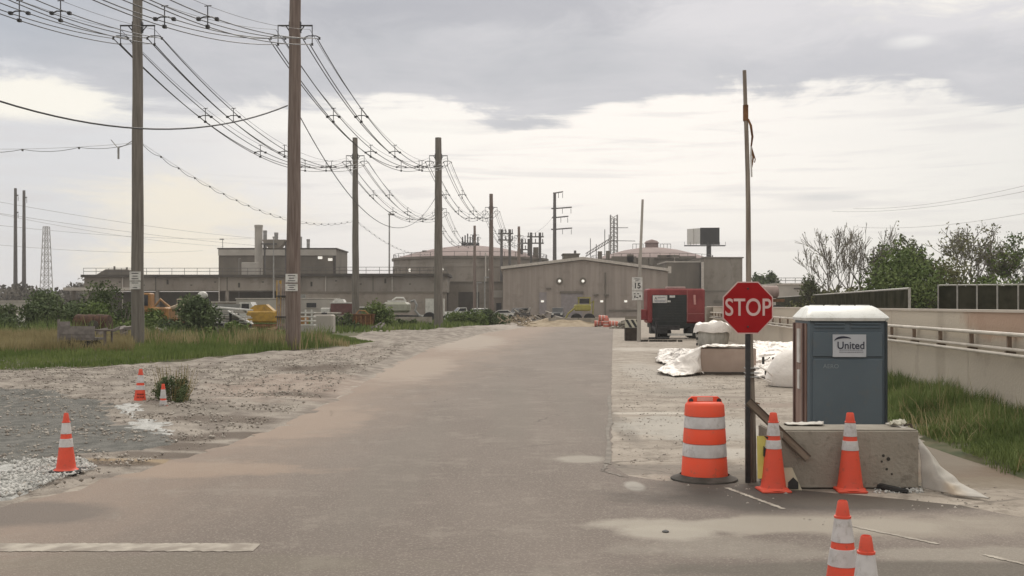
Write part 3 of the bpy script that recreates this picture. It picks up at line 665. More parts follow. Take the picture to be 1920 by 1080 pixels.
lashed('looped telephone cable running left from the near left pole', S(-700, 42)+Vector((0, 0, 9.9)), A[1]+Vector((-.2, 0, 9.8)), .8)
lashed('looped telephone cable from the near left pole down to the second pole', A[1]+Vector((.2, 0, 9.8)), A[2]+Vector((-.25, 0, 9.75)), 1.55)
lashed('looped telephone cable beyond the second pole of the left row', A[2]+Vector((.25, 0, 9.6)), A[3]+Vector((0, 0, 9.6)), 1.4)
t = thing('cable_drop', 'small tangle of cable hanging beside the near left pole', 'cable', A[1]+Vector((-.9, 0, 9.9)))
mb = MB(); mb.tube([(-.35, 0, .05), (-.1, 0, -.25), (.0, 0, -.32), (.35, 0, -.2), (.65, 0, -.0)], .02, 5); mb.tube([(0, 0, -.32), (0, 0, -.85)], .05, 6); mb.build('coil', m_galv, t)

def rec_tx(label, px, D, top, r, arms, flip=1):
    t = thing('transmission_mast', label, 'pylon', S(px, D), 0, 'steel transmission masts')
    s = D/F; H = CH+(HZ-top)*s
    mb = MB(); mb.tube([(0, 0, 0), (0, 0, H)], [r, r*.6], 12); mb.build('shaft', m_mast, t, smooth=True)
    for y, L in arms:
        z = CH+(HZ-y)*s; mb = MB(); mb.tube([(-.2*L, 0, z), (0, 0, z), (L, 0, z+.35)], .17, 6)
        for q in (.45, .95): mb.tube([(L*q, 0, z), (L*q, 0, z-1.3)], .07, 5)
        mb.build('arm', m_mast, t)
    return t
m_mast = mat('mast_steel', (.075, .07, .066), (.11, .10, .095), 2, .7)
m_mast_l = mat('pale_steel', (.24, .235, .225), (.33, .32, .31), 2, .6)
rec_tx('tall dark transmission mast with arms to the right, above the warehouse ridge', 1040, 280, 361, .62, [(362, 2.2), (391, 4.5), (408, 3.6), (430, 4.6)])
rec_tx('left one of the twin dark masts at the far left skyline', 29, 300, 353, .62, [(368, .8), (400, .8)])
rec_tx('right one of the twin dark masts at the far left skyline', 45, 298, 357, .62, [(372, .8)])
t = thing('lattice_tower', 'slender pale lattice tower on the skyline right of the twin masts', 'pylon', S(87, 500))
mb = MB(); H = CH+(HZ-425)*.25
for sx in (-1, 1):
    for sy in (-1, 1): mb.tube([(sx*2.4, sy*2.4, 0), (sx*1.05, sy*1.05, H)], .20, 5)
k = 12
for i in range(k):
    z0, z1 = H*i/k, H*(i+1)/k; w0 = 2.4-1.35*i/k; w1 = 2.4-1.35*(i+1)/k
    for sy in (-1, 1): mb.tube([(-w0, sy*w0, z0), (w1, sy*w1, z1)], .12, 4); mb.tube([(w0, sy*w0, z0), (-w1, sy*w1, z1)], .12, 4); mb.tube([(-w1, sy*w1, z1), (w1, sy*w1, z1)], .12, 4)
mb.build('lattice', m_mast_l, t)
for i, (x0, y0, x1, y1) in enumerate(((-300, 320, 560, 452), (-300, 335, 420, 462), (-300, 385, 470, 447), (-300, 425, 380, 470), (-300, 350, 640, 470))):
    a, b_ = P(x0, y0, 270), P(x1, y1, 520); mb = MB(); mb.tube([p-a for p in wire_pts(a, b_, 3)], .06, 4)
    mb.build('transmission_wire', m_mast_l, None, a, label=('topmost thin transmission wire right of the twin masts', 'second highest thin wire right of the twin masts', 'middle thin wire crossing behind the twin masts', 'lowest thin wire passing low behind the twin masts', 'thin wire just under the topmost one, reaching farthest right')[i], category='wire', group='distant wires at left')
for i, (x0, y0, x1, y1) in enumerate(((1560, 396, 2100, 318), (1600, 391, 2100, 300), (1600, 425, 2100, 362))):
    a, b_ = P(x0, y0, 420), P(x1, y1, 230); mb = MB(); mb.tube([p-a for p in wire_pts(a, b_, 3)], .05, 4)
    mb.build('transmission_wire', m_mast_l, None, a, label=('uppermost thin wire in the sky above the right trees', 'middle thin wire in the sky above the right trees', 'lowest thin wire just above the right tree tops')[i], category='wire', group='distant wires at right')

# ================================================================== BUILDINGS
m_ware = mat('warehouse_cladding', (.265, .228, .198), (.325, .28, .245), .25, .75, bump=.4, bscale=3, grime=(.22, (.20, .17, .14), .50, .5), stretch=(6, 1, .3))
m_ware_d = mat('grey_door', (.225, .20, .20), (.26, .235, .235), 2, .6)
m_trim = mat('pale_trim', (.42, .385, .34), (.52, .48, .43), 3, .6)
m_bdark = mat('dark_wall', (.12, .105, .085), (.17, .15, .123), .3, .85, stretch=(1, 1, .4))
m_bmid = mat('grey_concrete_wall', (.205, .18, .15), (.275, .245, .21), .25, .9, bump=.3, stretch=(1, 1, .35), grime=(.25, (.14, .12, .095), .50, .6))
m_blite = mat('light_concrete', (.35, .325, .29), (.43, .40, .36), .35, .85)
m_red = mat('reddish_roof', (.21, .15, .14), (.26, .19, .175), .4, .8)
m_slab = mat('deck_edge', (.05, .043, .036), (.075, .066, .055), .5, .9)
m_lamp = mat('lit_lamp', (.9, .87, .8), rough=.4, emit=(1, .95, .85, .5))
m_glass = mat('dark_glass', (.02, .022, .025), (.035, .037, .04), 3, .15)
def z_at(y, D): return CH+(HZ-y)*D/F
def x_at(px, D): return (px-960)*D/F
# gabled warehouse
D = 190; base = S(1097, D); bx = base.x
t = thing('gabled_warehouse', 'brown grey metal warehouse with low gable and two round wall lamps', 'warehouse', base)
X_ = lambda px: x_at(px, D)-bx; Z_ = lambda y: z_at(y, D)
mb = MB(); mb.prism([(X_(943), 0), (X_(1252), 0), (X_(1252), Z_(510)), (X_(1093), Z_(488)), (X_(943), Z_(506))], 0, 42); mb.build('wall', m_ware, t)
mb = MB()
for a, b_ in (((X_(939), Z_(505)), (X_(1093), Z_(487))), ((X_(1093), Z_(487)), (X_(1256), Z_(509)))):
    mb.prism([a, b_, (b_[0], b_[1]+.5), (a[0], a[1]+.5)], -.6, 43)
rf = mb.build('roof', m_trim, t)
mb = MB(); mb.box((X_(1252)+.3, -.3, Z_(506)), (.5, .5, 1.2)); mb.build('roof_end_cap', m_trim, rf)
mb = MB()
for k in range(1, 42): mb.box((X_(943)+k*(X_(1252)-X_(943))/42, -.015, 3.6), (.10, .03, 7.1))
mb.build('cladding_rib', m_ware, t)
mb = MB(); mb.box((X_(1072), -.05, Z_(549)/2), (X_(1092)-X_(1052), .1, Z_(549))); dr = mb.build('roller_door', m_ware_d, t)
mb = MB(); mb.box((0, 0, 0), (X_(1094)-X_(1050), .3, .35)); mb.build('lintel', m_bdark, dr, (X_(1072), -.15, Z_(548)))
mb = MB(); mb.box((X_(1018), -.05, Z_(548)/2), (1.3, .1, Z_(548))); mb.build('side_door', m_ware_d, t)
mb = MB(); mb.box((X_(1200), -.06, 1.2), (X_(1252)-X_(1135), .12, .35)); mb.box((X_(1135), -.1, 4), (.25, .2, 8)); mb.build('drain_pipe', m_bdark, t)
for px in (1049, 1093):
    mb = MB(); mb.lathe([(.62, -.18), (.62, 0)], 16, (X_(px), 0, Z_(527)), 'Y'); l = mb.build('wall_light', m_bdark, t)
    mb = MB(); mb.lathe([(.20, -.26), (.26, -.19)], 14, (X_(px), 0, Z_(527)), 'Y'); mb.build('lamp_glass', m_lamp, l)
for px in (1128, 1173, 1017): mb = MB(); mb.box((X_(px), -.15, Z_(565)), (.5, .3, .34)); mb.build('small_wall_light', m_lamp, t)
for px, y in ((1029, 541), (1118, 553), (1137, 553)): mb = MB(); mb.box((X_(px), -.2, Z_(y)), (.8, .4, .25)); mb.build('wall_bracket', m_bdark, t)

def tank_dome(label, px, D, r, eave, top, parts):
    t = thing('domed_tank', label, 'storage tank', S(px, D), 0); s = (D-r)/F; he = CH+(HZ-eave)*s; ht = CH+(HZ-top)*D/F
    mb = MB(); mb.lathe([(r, 0), (r, he-2.6), (r+.15, he-2.5), (r+.15, he-1.9), (r, he-1.8), (r, he)], 56); mb.build('wall', m_bmid, t, smooth=True)
    mb = MB(); mb.lathe([(r+.2, he-.55), (r+.45, he-.5), (r+.45, he+.05), (r-.3, he+.08)], 56); mb.build('rim', m_bdark, t, smooth=True)
    mb = MB(); mb.lathe([(r-.3, he+.1), (r*.75, he+(ht-he)*.42), (r*.45, he+(ht-he)*.78), (r*.2, he+(ht-he)*.96), (0, ht)], 56); mb.build('dome', m_red, t, smooth=True)
    mb = MB()
    for k in range(48):
        a = 2*math.pi*k/48; mb.box(((r+.06)*math.cos(a), (r+.06)*math.sin(a), he*.42), (.12, .25, he*.82), a)
    mb.build('wall_rib', m_bmid, t)
    mb = MB()
    for a in (-1.9, -1.35): mb.tube([((r+.4)*math.cos(a), (r+.4)*math.sin(a), 0), ((r+.4)*math.cos(a), (r+.4)*math.sin(a), he+.8)], .16, 6)
    mb.build('riser_pipe', m_trim, t)
    mb = MB(); n = 40
    for k in range(n):
        a = 2*math.pi*k/n; a2 = 2*math.pi*(k+1)/n; p = Vector((r*math.cos(a), r*math.sin(a), he)); q = Vector((r*math.cos(a2), r*math.sin(a2), he))
        mb.tube([p, p+Vector((0, 0, 1.1))], .06, 4); mb.tube([p+Vector((0, 0, 1.1)), q+Vector((0, 0, 1.1))], .05, 4)
    mb.build('railing', m_mast, t)
    return t, he, ht
t, he, ht = tank_dome('wide round tank with reddish domed roof and vent pipes, left of the warehouse', 882, 272, 19.5, 480, 461, None)
mb = MB(); mb.box((0, 0, ht+.3), (4.5, 3, .9))
for k in range(7): mb.tube([(-2+k*.65, 0, ht+.5), (-2+k*.65, 0, ht+2.3+(k % 3)*.4)], .16, 6)
mb.build('vent_cluster', m_iron, t)
for px in (758, 833, 926):
    mb = MB(); a = (px-882)*.128/19.5; mb.lathe([(.45, -.2), (.45, 0)], 12, (19.3*math.sin(a), -19.5*math.cos(a)-.2, z_at(505, 252)), 'Y'); mb.build('wall_light', m_lamp, t)
mb = MB()
for px, y, w_, h_ in ((770, 482, 6, 5), (795, 474, 8, 4), (835, 470, 7, 4), (940, 476, 8, 6), (975, 474, 10, 10), (1005, 472, 10, 12)):
    mb.box((x_at(px, 262)-S(882, 272).x, -8, z_at(y, 262)), (w_*.13, 1.5, h_*.13+.8))
mb.build('roof_unit', m_bdark, t)
t, he, ht = tank_dome('round tank with reddish domed roof and small cupola, right of the warehouse', 1222, 275, 15.5, 483, 464, None)
mb = MB(); mb.lathe([(1.7, ht-.6), (1.7, ht+1.0), (2.0, ht+1.1), (1.4, ht+1.7), (0, ht+2.1)], 16); mb.build('cupola', m_red, t, smooth=True)
mb = MB()
for s in (-1, 1):
    for k in range(4): mb.tube([(s*(2.2+k*.9), 0, ht-1), (s*(2.2+k*.9), 0, ht+.9)], .06, 4)
    mb.tube([(s*2.2, 0, ht+.9), (s*4.9, 0, ht+.9)], .06, 4)
mb.build('platform_rail', m_mast, t)
mb = MB()
for px, y, h_, w_ in ((1125, 480, 30, 1.0), (1140, 478, 26, .9), (1170, 486, 18, 6), (1182, 484, 24, 1.6), (1210, 490, 26, 1.4), (1222, 490, 22, 1.2), (1245, 480, 6, 3), (1262, 480, 6, 3), (1290, 482, 6, 4)):
    mb.box((x_at(px, 258)-S(1222, 275).x, -16.6, z_at(y, 258)), (w_, .8, h_*.129*.6))
mb.build('roof_unit', m_bdark, t)

def block(name, label, cat, px0, px1, y0, D, depth, m, band=None):
    t = thing(name, label, cat, S((px0+px1)/2, D)); w_ = (px1-px0)*D/F; h = z_at(y0, D)
    mb = MB(); mb.box((0, depth/2, h/2), (w_, depth, h)); mb.build('wall', m, t)
    mb = MB(); mb.box((0, depth/2, h+.12), (w_+.5, depth+.5, .25)); mb.build('roof', band or m_trim, t)
    return t, w_, h
t, w_, h = block('concrete_block_building', 'tall plain grey block at the right end of the plant, beside the tall thin pole', 'building', 1320, 1392, 484, 235, 20, m_bmid, m_bdark)
mb = MB(); mb.box((-w_/2-.35, -.1, h*.48), (.55, .5, h*.9)); mb.build('light_column', m_trim, t)
mb = MB(); mb.box((0, -.06, h*.42), (w_*.98, .12, .25)); mb.box((w_*.1, -.1, 3.0), (w_*.7, .2, .5)); mb.build('wall_ledge', m_bdark, t)
t, w_, h = block('brown_block_building', 'low brown block between the warehouse and the grey block', 'building', 1250, 1312, 492, 238, 14, m_bdark, m_trim)
t, w_, h = block('loading_building', 'dark low building with a wide shaded opening behind the parked white vehicles', 'building', 838, 946, 530, 215, 20, m_bmid, m_bdark)
mb = MB(); mb.box((-w_*.12, -.05, h*.36), (w_*.36, .12, h*.72)); mb.build('opening', m_slab, t)
mb = MB(); mb.box((w_*.36, -.15, h*.66), (2.4, .2, 1.4)); mb.build('pale_panel', m_blite, t)
mb = MB(); mb.box((w_*.40, -.1, 1.3), (1.0, .15, 2.6)); mb.build('door', m_iron, t)
# left control building
t, w_, h = block('control_building', 'dark flat roofed building with pale top band above the long deck', 'building', 410, 630, 467, 232, 16, m_bdark, m_slab)
mb = MB(); mb.box((0, -.12, h-.75), (w_+.1, .25, 1.3)); mb.build('fascia', m_blite, t)
mb = MB(); mb.box((w_/2-.3, -.2, h-4.5), (.5, .4, 6)); mb.build('corner_pier', m_slab, t)
for dx, zz_ in ((w_/2-3.4, h-1.9), (w_/2-1.2, h-2.3)): mb = MB(); mb.box((dx, -.3, zz_), (.9, .4, .55)); mb.build('wall_light', m_lamp, t)
mb = MB(); mb.tube([(-w_/2+.6, 1, h), (-w_/2+.6, 1, h+2.1)], .07, 5); mb.box((-w_/2+.4, 1, h+2.2), (.9, .3, .25)); mb.build('roof_lamp', m_mast_l, t)
for px, top, r, lb in ((485, 422, .82, 'widest pale stack rising from ground level in front of the dark building'), (497, 426, .42, 'thin grey stack just right of the widest stack'), (518, 430, .42, 'thin grey stack above the hopper'),
                       (563, 438, .38, 'short stack right of the brown pole'), (578, 443, .36, 'rightmost short stack above the dark building')):
    D = 224; mb = MB(); H = z_at(top, D); mb.lathe([(r, 0), (r, H-.5), (r*1.08, H-.48), (r*1.08, H), (r*.85, H), (r*.85, H-.3), (0, H-.3)], 20)
    mb.build('chimney_stack', m_mast_l if px > 490 else m_blite, None, S(px, D+(10 if px > 490 else 0)), True, label=lb, category='chimney', group='stacks at the dark building')
t = thing('hopper', 'dark funnel shaped hopper on legs between the stacks', 'hopper', S(517, 222)); D = 222
mb = MB(); z1, z0 = z_at(450, D), z_at(466, D); mb.prism([(-2.6, z1), (2.4, z1), (1.0, z0), (-1.2, z0)], -1.5, 1.5); mb.build('bin', m_bmid, t)
mb = MB()
for x in (-2.3, 2.1): mb.box((x, 0, z0/2+1), (.3, .3, z0+1.5))
mb.box((-1, -1.6, z1-.9), (3.2, .2, .3)); mb.build('leg', m_mast, t)
t = thing('equipment_cabinet', 'pale box cabinet beside the widest stack', 'cabinet', S(467, 219)); D = 219
mb = MB(); mb.bbox((0, .8, (z_at(492, D)+z_at(520, D))/2), (28*D/F, 2, 28*D/F), .1); mb.build('cabinet', m_blite, t)
mb = MB(); mb.box((-1.2, .8, z_at(520, D)/2), (.25, .25, z_at(520, D))); mb.box((1.2, .8, z_at(520, D)/2), (.25, .25, z_at(520, D))); mb.build('leg', m_mast, t)

def rails(L, z, hh=1.15, step=2.4, r=.045):
    mb = MB(); n = int(L/step)
    for k in range(n+1): mb.tube([(-L/2+k*L/n, 0, z), (-L/2+k*L/n, 0, z+hh)], r, 4)
    for q in (.5, 1): mb.tube([(-L/2, 0, z+hh*q), (L/2, 0, z+hh*q)], r, 4)
    return mb
def deck(name, label, px0, px1, ytop, ybot, D, depth, m, under=True):
    t = thing(name, label, 'deck', S((px0+px1)/2, D)); L = (px1-px0)*D/F; z1 = z_at(ytop, D); z0 = z_at(ybot, D)
    mb = MB(); mb.box((0, depth/2, (z0+z1)/2), (L, depth, z1-z0)); mb.build('wall', m, t)
    mb = MB(); mb.box((0, depth/2-.3, z1+.25), (L+.8, depth+.9, .5)); mb.build('slab', m_slab, t)
    rails(L, z1+.5, 1.25).build('railing', m_mast, t, (0, -.4, 0))
    n = max(2, int(L/12))
    for k in range(n+1): mb = MB(); mb.box((-L/2+.4+k*(L-.8)/n, .6, z0/2), (.6, .6, z0)); mb.build('column', m_bmid, t)
    for k in range(3*n): mb = MB(); mb.box((-L/2+(k+.5)*L/(3*n), -.05, z1-.9 if k % 2 else z1-1.5), (.35, .1, .2 if k % 3 else .9)); mb.build('wall_fitting', m_slab, t)
    for q in (.18, .63): mb = MB(); mb.tube([(-L/2+q*L, -.15, 0), (-L/2+q*L, -.15, z1)], .11, 6); mb.build('downpipe', m_trim, t)
    mb = MB()
    for k in range(1, n): mb.box((-L/2+k*L/n, -.04, (z0+z1)/2), (.12, .08, z1-z0))
    mb.build('joint', m_slab, t)
    if under: mb = MB(); mb.box((0, depth*.75, z0/2-.05), (L*.98, .3, z0-.1)); mb.build('back_wall', m_bdark, t)
    return t
deck('basin_deck', 'long raised concrete deck with railing, left of the brown pole', 158, 560, 520, 545, 205, 12, m_bmid)
deck('basin_deck', 'raised concrete deck with railing between the brown pole and the barrier end pole', 561, 838, 518, 548, 206, 12, m_bmid)
t = thing('concrete_shelf', 'lower concrete shelf below the left end of the long deck', 'deck', S(190, 198))
mb = MB(); mb.box((0, 1, z_at(542, 198)), (13, 5, .55)); mb.build('slab', m_blite, t)
for x in (-5.5, 0, 5.5): mb = MB(); mb.box((x, 1, z_at(545, 198)/2), (.5, .5, z_at(545, 198))); mb.build('column', m_bdark, t)
t, w_, h = block('low_service_building', 'long low grey service building under the deck right of the brown pole', 'building', 560, 830, 549, 196, 5, m_bmid, m_bdark)
t = thing('deck_shelter', 'dark stepped roof shelter on the left end of the long deck', 'shelter', S(217, 212)); D = 212
mb = MB(); z0 = z_at(517, D); mb.prism([(-4.2, z0), (4.2, z0), (3.4, z0+.7), (2.2, z0+1.3), (-2.0, z0+1.3), (-3.2, z0+.6)], 0, 5); mb.build('roof', m_bdark, t)
mb = MB()
for x in (-3.6, 3.6): mb.box((x, .5, z0/2), (.4, .4, z0))
mb.box((-1, 2, z0+1.6), (.3, .3, .7)); mb.box((1.5, 2, z0+1.5), (.3, .3, .5)); mb.build('post', m_bdark, t)
t, w_, h = block('grey_flat_building', 'pale grey flat roofed building seen above the wall right of the stop sign', 'building', 1456, 1528, 534, 170, 14, m_blite, m_trim)
rails(w_, h+.3, .8, 1.5, .05).build('railing', m_mast_l, t, (0, .3, 0))
mb = MB(); mb.box((w_*.2, -.05, h-.6), (w_*.5, .1, .2)); mb.build('vent_strip', m_slab, t)
# scaffold mast, conveyor, roof sticks
t = thing('lattice_mast', 'slim lattice mast rising behind the warehouse ridge', 'mast', S(1151, 300)); D = 300; H = z_at(403, D)
mb = MB()
for sx in (-1, 1):
    for sy in (-1, 1): mb.tube([(sx*1.0, sy*1.0, 0), (sx*.95, sy*.95, H)], .12, 4)
for i in range(22):
    z = H*i/22; mb.tube([(-1, -1, z), (1, -1, z+H/22)], .08, 4); mb.tube([(-1, -1, z), (1, -1, z)], .09, 4); mb.tube([(1, 1, z), (-1, 1, z+H/22)], .08, 4)
mb.build('lattice', m_mast_l, t)
mb = MB(); mb.tube([(-1, 0, z_at(427, D)), (4, 0, z_at(427, D))], .09, 4); mb.tube([(-1, 0, z_at(451, D)), (6, 0, z_at(452, D))], .09, 4); mb.tube([(0, 0, 0), (0, 0, H-1)], .22, 5); mb.build('arm', m_mast, t)
t = thing('inclined_conveyor', 'pale inclined conveyor truss left of the slim lattice mast', 'conveyor', S(1120, 290)); D = 290
mb = MB(); a, b_ = P(1098, 481, D)-S(1120, D), P(1148, 450, D)-S(1120, D)
for dz in (0, .8): mb.tube([a+Vector((0, 0, dz)), b_+Vector((0, 0, dz))], .12, 4)
for k in range(9): mb.tube([a.lerp(b_, k/9), a.lerp(b_, (k+1)/9)+Vector((0, 0, .8))], .08, 4)
mb.build('truss', m_mast_l, t)
mb = MB()
for px, y in ((1107, 447), (1134, 430), (1118, 458), (1142, 440)): p = P(px, y, D)-S(1120, D); mb.tube([(p.x, 0, 0), (p.x, 0, p.z)], .10, 4)
mb.build('post', m_mast, t)
t, w_, h = block('roof_penthouse', 'small dark plant room just left of the warehouse ridge', 'building', 1057, 1086, 477, 260, 8, m_bdark, m_bdark)
mb = MB(); mb.tube([(w_*.25, 1, h), (w_*.25, 1, h+1)], .3, 8); mb.build('vent', m_mast, t)
# substation cluster
for i, (px, D, top, wd, lb) in enumerate(((1004, 250, 436, 24, 'switchyard frame with two arms, nearest the tall transmission mast'), (948, 240, 430, 22, 'switchyard frame just right of the slim dark pole'), (985, 262, 448, 18, 'low switchyard frame between the other two'))):
    t = thing('switchyard_frame', lb, 'switchyard frame', S(px, D), 0, 'switchyard frames'); s = D/F
    mb = MB()
    for q in (-.35, .35): mb.tube([(q*wd*s, 0, 0), (q*wd*s, 0, z_at(top, D))], .3, 6)
    mb.build('post', m_mast, t)
    for y in (top+8, top+20):
        mb = MB(); mb.box((0, 0, z_at(y, D)), (wd*s*1.3, .3, .3))
        for k in range(5): mb.tube([((k-2)*.28*wd*s, 0, z_at(y, D)), ((k-2)*.28*wd*s, 0, z_at(y, D)+1)], .13, 5)
        mb.build('crossarm', m_mast, t)
# billboard
D = 330; t = thing('billboard', 'two faced billboard on one post behind the plant, dark side turned right', 'billboard', S(1329, D)); s = D/F
mb = MB(); mb.tube([(0, 0, 0), (0, 0, z_at(458, D))], .75, 10); mb.build('post', m_iron, t)
zb, zt = z_at(459, D), z_at(427, D)
mb = MB(); mb.prism([(-2.6, 0), (3.2, -.6), (3.2, .2), (-2.6, .6)], zb, zt, 'XY'); mb.build('dark_face', mat('billboard_black', (.004, .004, .005), (.008, .008, .009), 2, .9), t)
mb = MB(); mb.prism([(-6.0, 4.5), (-2.7, 0), (-2.7, .6), (-5.6, 4.9)], zb+.3, zt-.1, 'XY'); f_ = mb.build('pale_face', m_signw, t)
mb = MB(); mb.box((-4.4, 1.9, (zb+zt)/2), (.1, .1, 5)); mb.build('panel_seam', m_bmid, f_)
mb = MB(); mb.box((-1.5, -1.2, zb-.35), (12.5, 1.4, .3)); mb.build('catwalk', m_iron, t)
mb = MB()
for k in range(8): mb.tube([(-7.8+k*1.8, -1.8, zb-.3), (-7.8+k*1.8, -1.8, zb+.8)], .06, 4)
mb.build('light_bracket', m_mast, t)
# street light pole and flag pole stubs
for px, D, top, r, lb in ((730, 225, 402, .22, 'tall thin pale pole standing left of the domed tank'), (513, 120, 445, .10, 'slim pale pole in front of the stacks, left of the brown pole'), (448, 210, 485, .06, 'short light mast on the deck left of the dark building'),
                          (895, 150, 530, .12, 'short pale post in front of the dark opening'), (909, 150, 520, .12, 'slightly taller pale post beside the slim dark pole')):
    t = thing('light_pole', lb, 'pole', S(px, D), 0, 'thin pale poles'); H = z_at(top, D)
    mb = MB(); mb.tube([(0, 0, 0), (0, 0, H)], [r, r*.6], 8); mb.build('shaft', m_mast_l, t); mb = MB(); mb.box((r*2, 0, H), (r*6, r*2, r*1.6)); mb.build('lamp_head', m_mast_l, t)

# ================================================================== YARD THINGS
m_tyre = mat('tyre', (.018, .018, .018), (.03, .03, .03), 8, .9)
m_rim = mat('rim', (.25, .25, .24), (.35, .35, .34), 8, .5, .5)
m_cwhite = paint('vehicle_white', (.62, .61, .57), .35, .85); m_cdark = paint('vehicle_dark', (.035, .038, .042), .3, .8); m_csilver = paint('vehicle_silver', (.26, .26, .25), .3, .85)
m_yel = paint('machine_yellow', (.50, .30, .05), .5, .7); m_ora = paint('machine_orange', (.38, .19, .06), .55, .6); m_ygreen = paint('loader_yellow', (.34, .31, .07), .5, .75)
m_rust = mat('rust', (.10, .045, .02), (.20, .10, .045), 4, .95, bump=.3); m_cream = paint('tank_cream', (.36, .36, .29), .45, .85)
m_green = paint('dull_green', (.10, .11, .065), .6, .85); m_maroon = paint('maroon', (.14, .055, .05), .6, .8); m_tan = mat('tan_board', (.33, .27, .19), (.42, .35, .26), 4, .9)
m_lightg = mat('headlamp', (.7, .7, .66), rough=.2); m_conc = mat('cast_concrete', (.24, .215, .175), (.325, .295, .25), 2.2, .9, bump=.3, bscale=20)
def wheel(t, x, y, r, w_=.25):
    mb = MB(); mb.lathe([(r*.62, -w_/2), (r*.95, -w_/2), (r, -w_*.3), (r, w_*.3), (r*.95, w_/2), (r*.62, w_/2)], 20, (0, 0, 0), 'Y'); wv = mb.build('wheel', m_tyre, t, (x, y, r), smooth=True)
    mb = MB(); mb.lathe([(.0001, -w_/2+.02), (r*.62, -w_/2+.02)], 16, (0, 0, 0), 'Y'); mb.lathe([(r*.62, w_/2-.02), (.0001, w_/2-.02)], 16, (0, 0, 0), 'Y'); mb.build('rim', m_rim, wv)
def car(name, label, loc, rz, m, kind='suv', group='vehicles parked in the yard', cat='car'):
    t = thing(name, label, cat, loc, rz, group); W = 1.8
    if kind == 'suv': low = [(-2.3, .35), (2.3, .35), (2.35, .8), (2.25, 1.0), (1.1, 1.1), (-2.25, 1.12), (-2.35, .8)]; top = [(-2.2, 1.11), (1.15, 1.09), (.5, 1.68), (-1.9, 1.72)]
    elif kind == 'pickup': low = [(-2.7, .45), (2.7, .45), (2.75, .9), (2.6, 1.1), (1.3, 1.15), (-2.7, 1.15)]; top = [(-.5, 1.14), (1.35, 1.14), (.7, 1.8), (-.35, 1.82)]
    else: low = [(-2.3, .3), (2.3, .3), (2.35, .65), (2.2, .85), (1.2, .92), (-2.2, .95), (-2.3, .6)]; top = [(-1.7, .94), (1.25, .91), (.45, 1.4), (-1.1, 1.42)]
    mb = MB(); mb.prism(low, -W/2, W/2); mb.prism(top, -W/2+.12, W/2-.12); mb.build('body', m, t)
    (x0, z0), (x1, z1), (x2, z2), (x3, z3) = top
    for s in (-1, 1):
        mb = MB(); y = s*(W/2-.11); poly = [(x0+.2, z0+.05), (x1-.22, z1+.05), (x2-.02, z2-.1), (x3+.08, z3-.1)]; mb.prism(poly, min(y, y+s*.01), max(y, y+s*.01)); mb.build('side_window', m_glass, t)
        mb = MB(); mb.box((low[2][0]-.02, s*.65, low[2][1]-.02), (.08, .32, .16)); mb.build('headlight', m_lightg, t)
        for x in (low[0][0]+.8, low[1][0]-.85): wheel(t, x, s*(W/2-.1), .36)
    mb = MB(); a, b_ = Vector((x1, 0, z1)), Vector((x2, 0, z2)); dd = b_-a; nn = Vector((dd.z, 0, -dd.x)).normalized()*.01
    vs = [a+dd*.1+nn+Vector((0, sy*(W/2-.2), 0)) for sy in (-1, 1)]+[a+dd*.88+nn+Vector((0, sy*(W/2-.25), 0)) for sy in (1, -1)]; mb.add(vs, [(0, 1, 2, 3)]); mb.build('windscreen', m_glass, t)
    return t
car('parked_pickup', 'white pickup parked by the dark opening left of the slim dark pole', S(868, 165), R(200), m_cwhite, 'pickup')
car('parked_van', 'white vehicle whose front shows beside the short pale posts', S(897, 160), R(250), m_cwhite, 'suv')
car('parked_car', 'white car in the row left of the warehouse side door', S(940, 170), R(180), m_cwhite, 'sedan')
car('parked_car', 'dark car left of the warehouse, next to the grass', S(972, 172), R(240), m_cdark, 'suv')
car('parked_pickup', 'dark pickup with pale roof in front of the roller door', S(1046, 160), R(265), m_cdark, 'pickup')
car('parked_pickup', 'white pickup at the far left edge behind the dark bush', S(4, 110), R(175), m_cwhite, 'pickup', cat='pickup')
car('passing_car', 'white car whose roof shows above the concrete wall at the right edge', UV(10.3, 27.5, .30), R(86), m_cwhite, 'suv', None)

# orange excavator behind the near left pole
t = thing('excavator', 'faded orange excavator with lowered boom right of the near left pole', 'excavator', S(292, 80)); 
mb = MB(); 
for y in (-1, 1): mb.prism([(-1.7, .25), (-1.4, 0), (1.4, 0), (1.7, .25), (1.7, .55), (1.4, .8), (-1.4, .8), (-1.7, .55)], y-.25, y+.25)
mb.build('track', m_tyre, t)
mb = MB(); mb.bbox((-.2, 0, 1.55), (2.9, 2.2, 1.0), .12); mb.build('body', m_ora, t)
mb = MB(); mb.bbox((-.7, -.55, 2.5), (1.3, 1.0, 1.2), .08); cb = mb.build('cab', m_ora, t); mb = MB(); mb.box((-.7, -1.06, 2.55), (.95, .02, .8)); mb.build('window', m_glass, cb)
mb = MB(); mb.tube([(.9, 0, 1.8), (1.9, 0, 2.25), (3.0, 0, 1.2)], [.2, .17, .12], 6); mb.tube([(3.0, 0, 1.2), (3.1, 0, .5)], .12, 6); mb.prism([(2.8, .1), (3.5, .1), (3.4, .6), (2.9, .6)], -.35, .35); mb.build('boom', m_tan, t)
# white bulb tank
t = thing('mixer_drum', 'small bright white rounded drum on a dark stand above the upright bush', 'mixer', S(380, 108))
mb = MB(); mb.lathe([(.0, -.75), (.35, -.7), (.62, -.35), (.66, .1), (.45, .55), (.25, .7), (.25, .8)], 18, (0, 0, 0), 'X'); mb.v = [(x*.62, y*.62, z*.62) for x, y, z in mb.v]; mb.build('drum', m_cwhite, t, (0, 0, 3.2), True)
mb = MB(); 
for x in (-.6, .6): mb.box((x, 0, 1.4), (.12, .8, 2.8))
mb.box((0, 0, 2.3), (1.5, .9, .15)); mb.build('stand', m_iron, t)
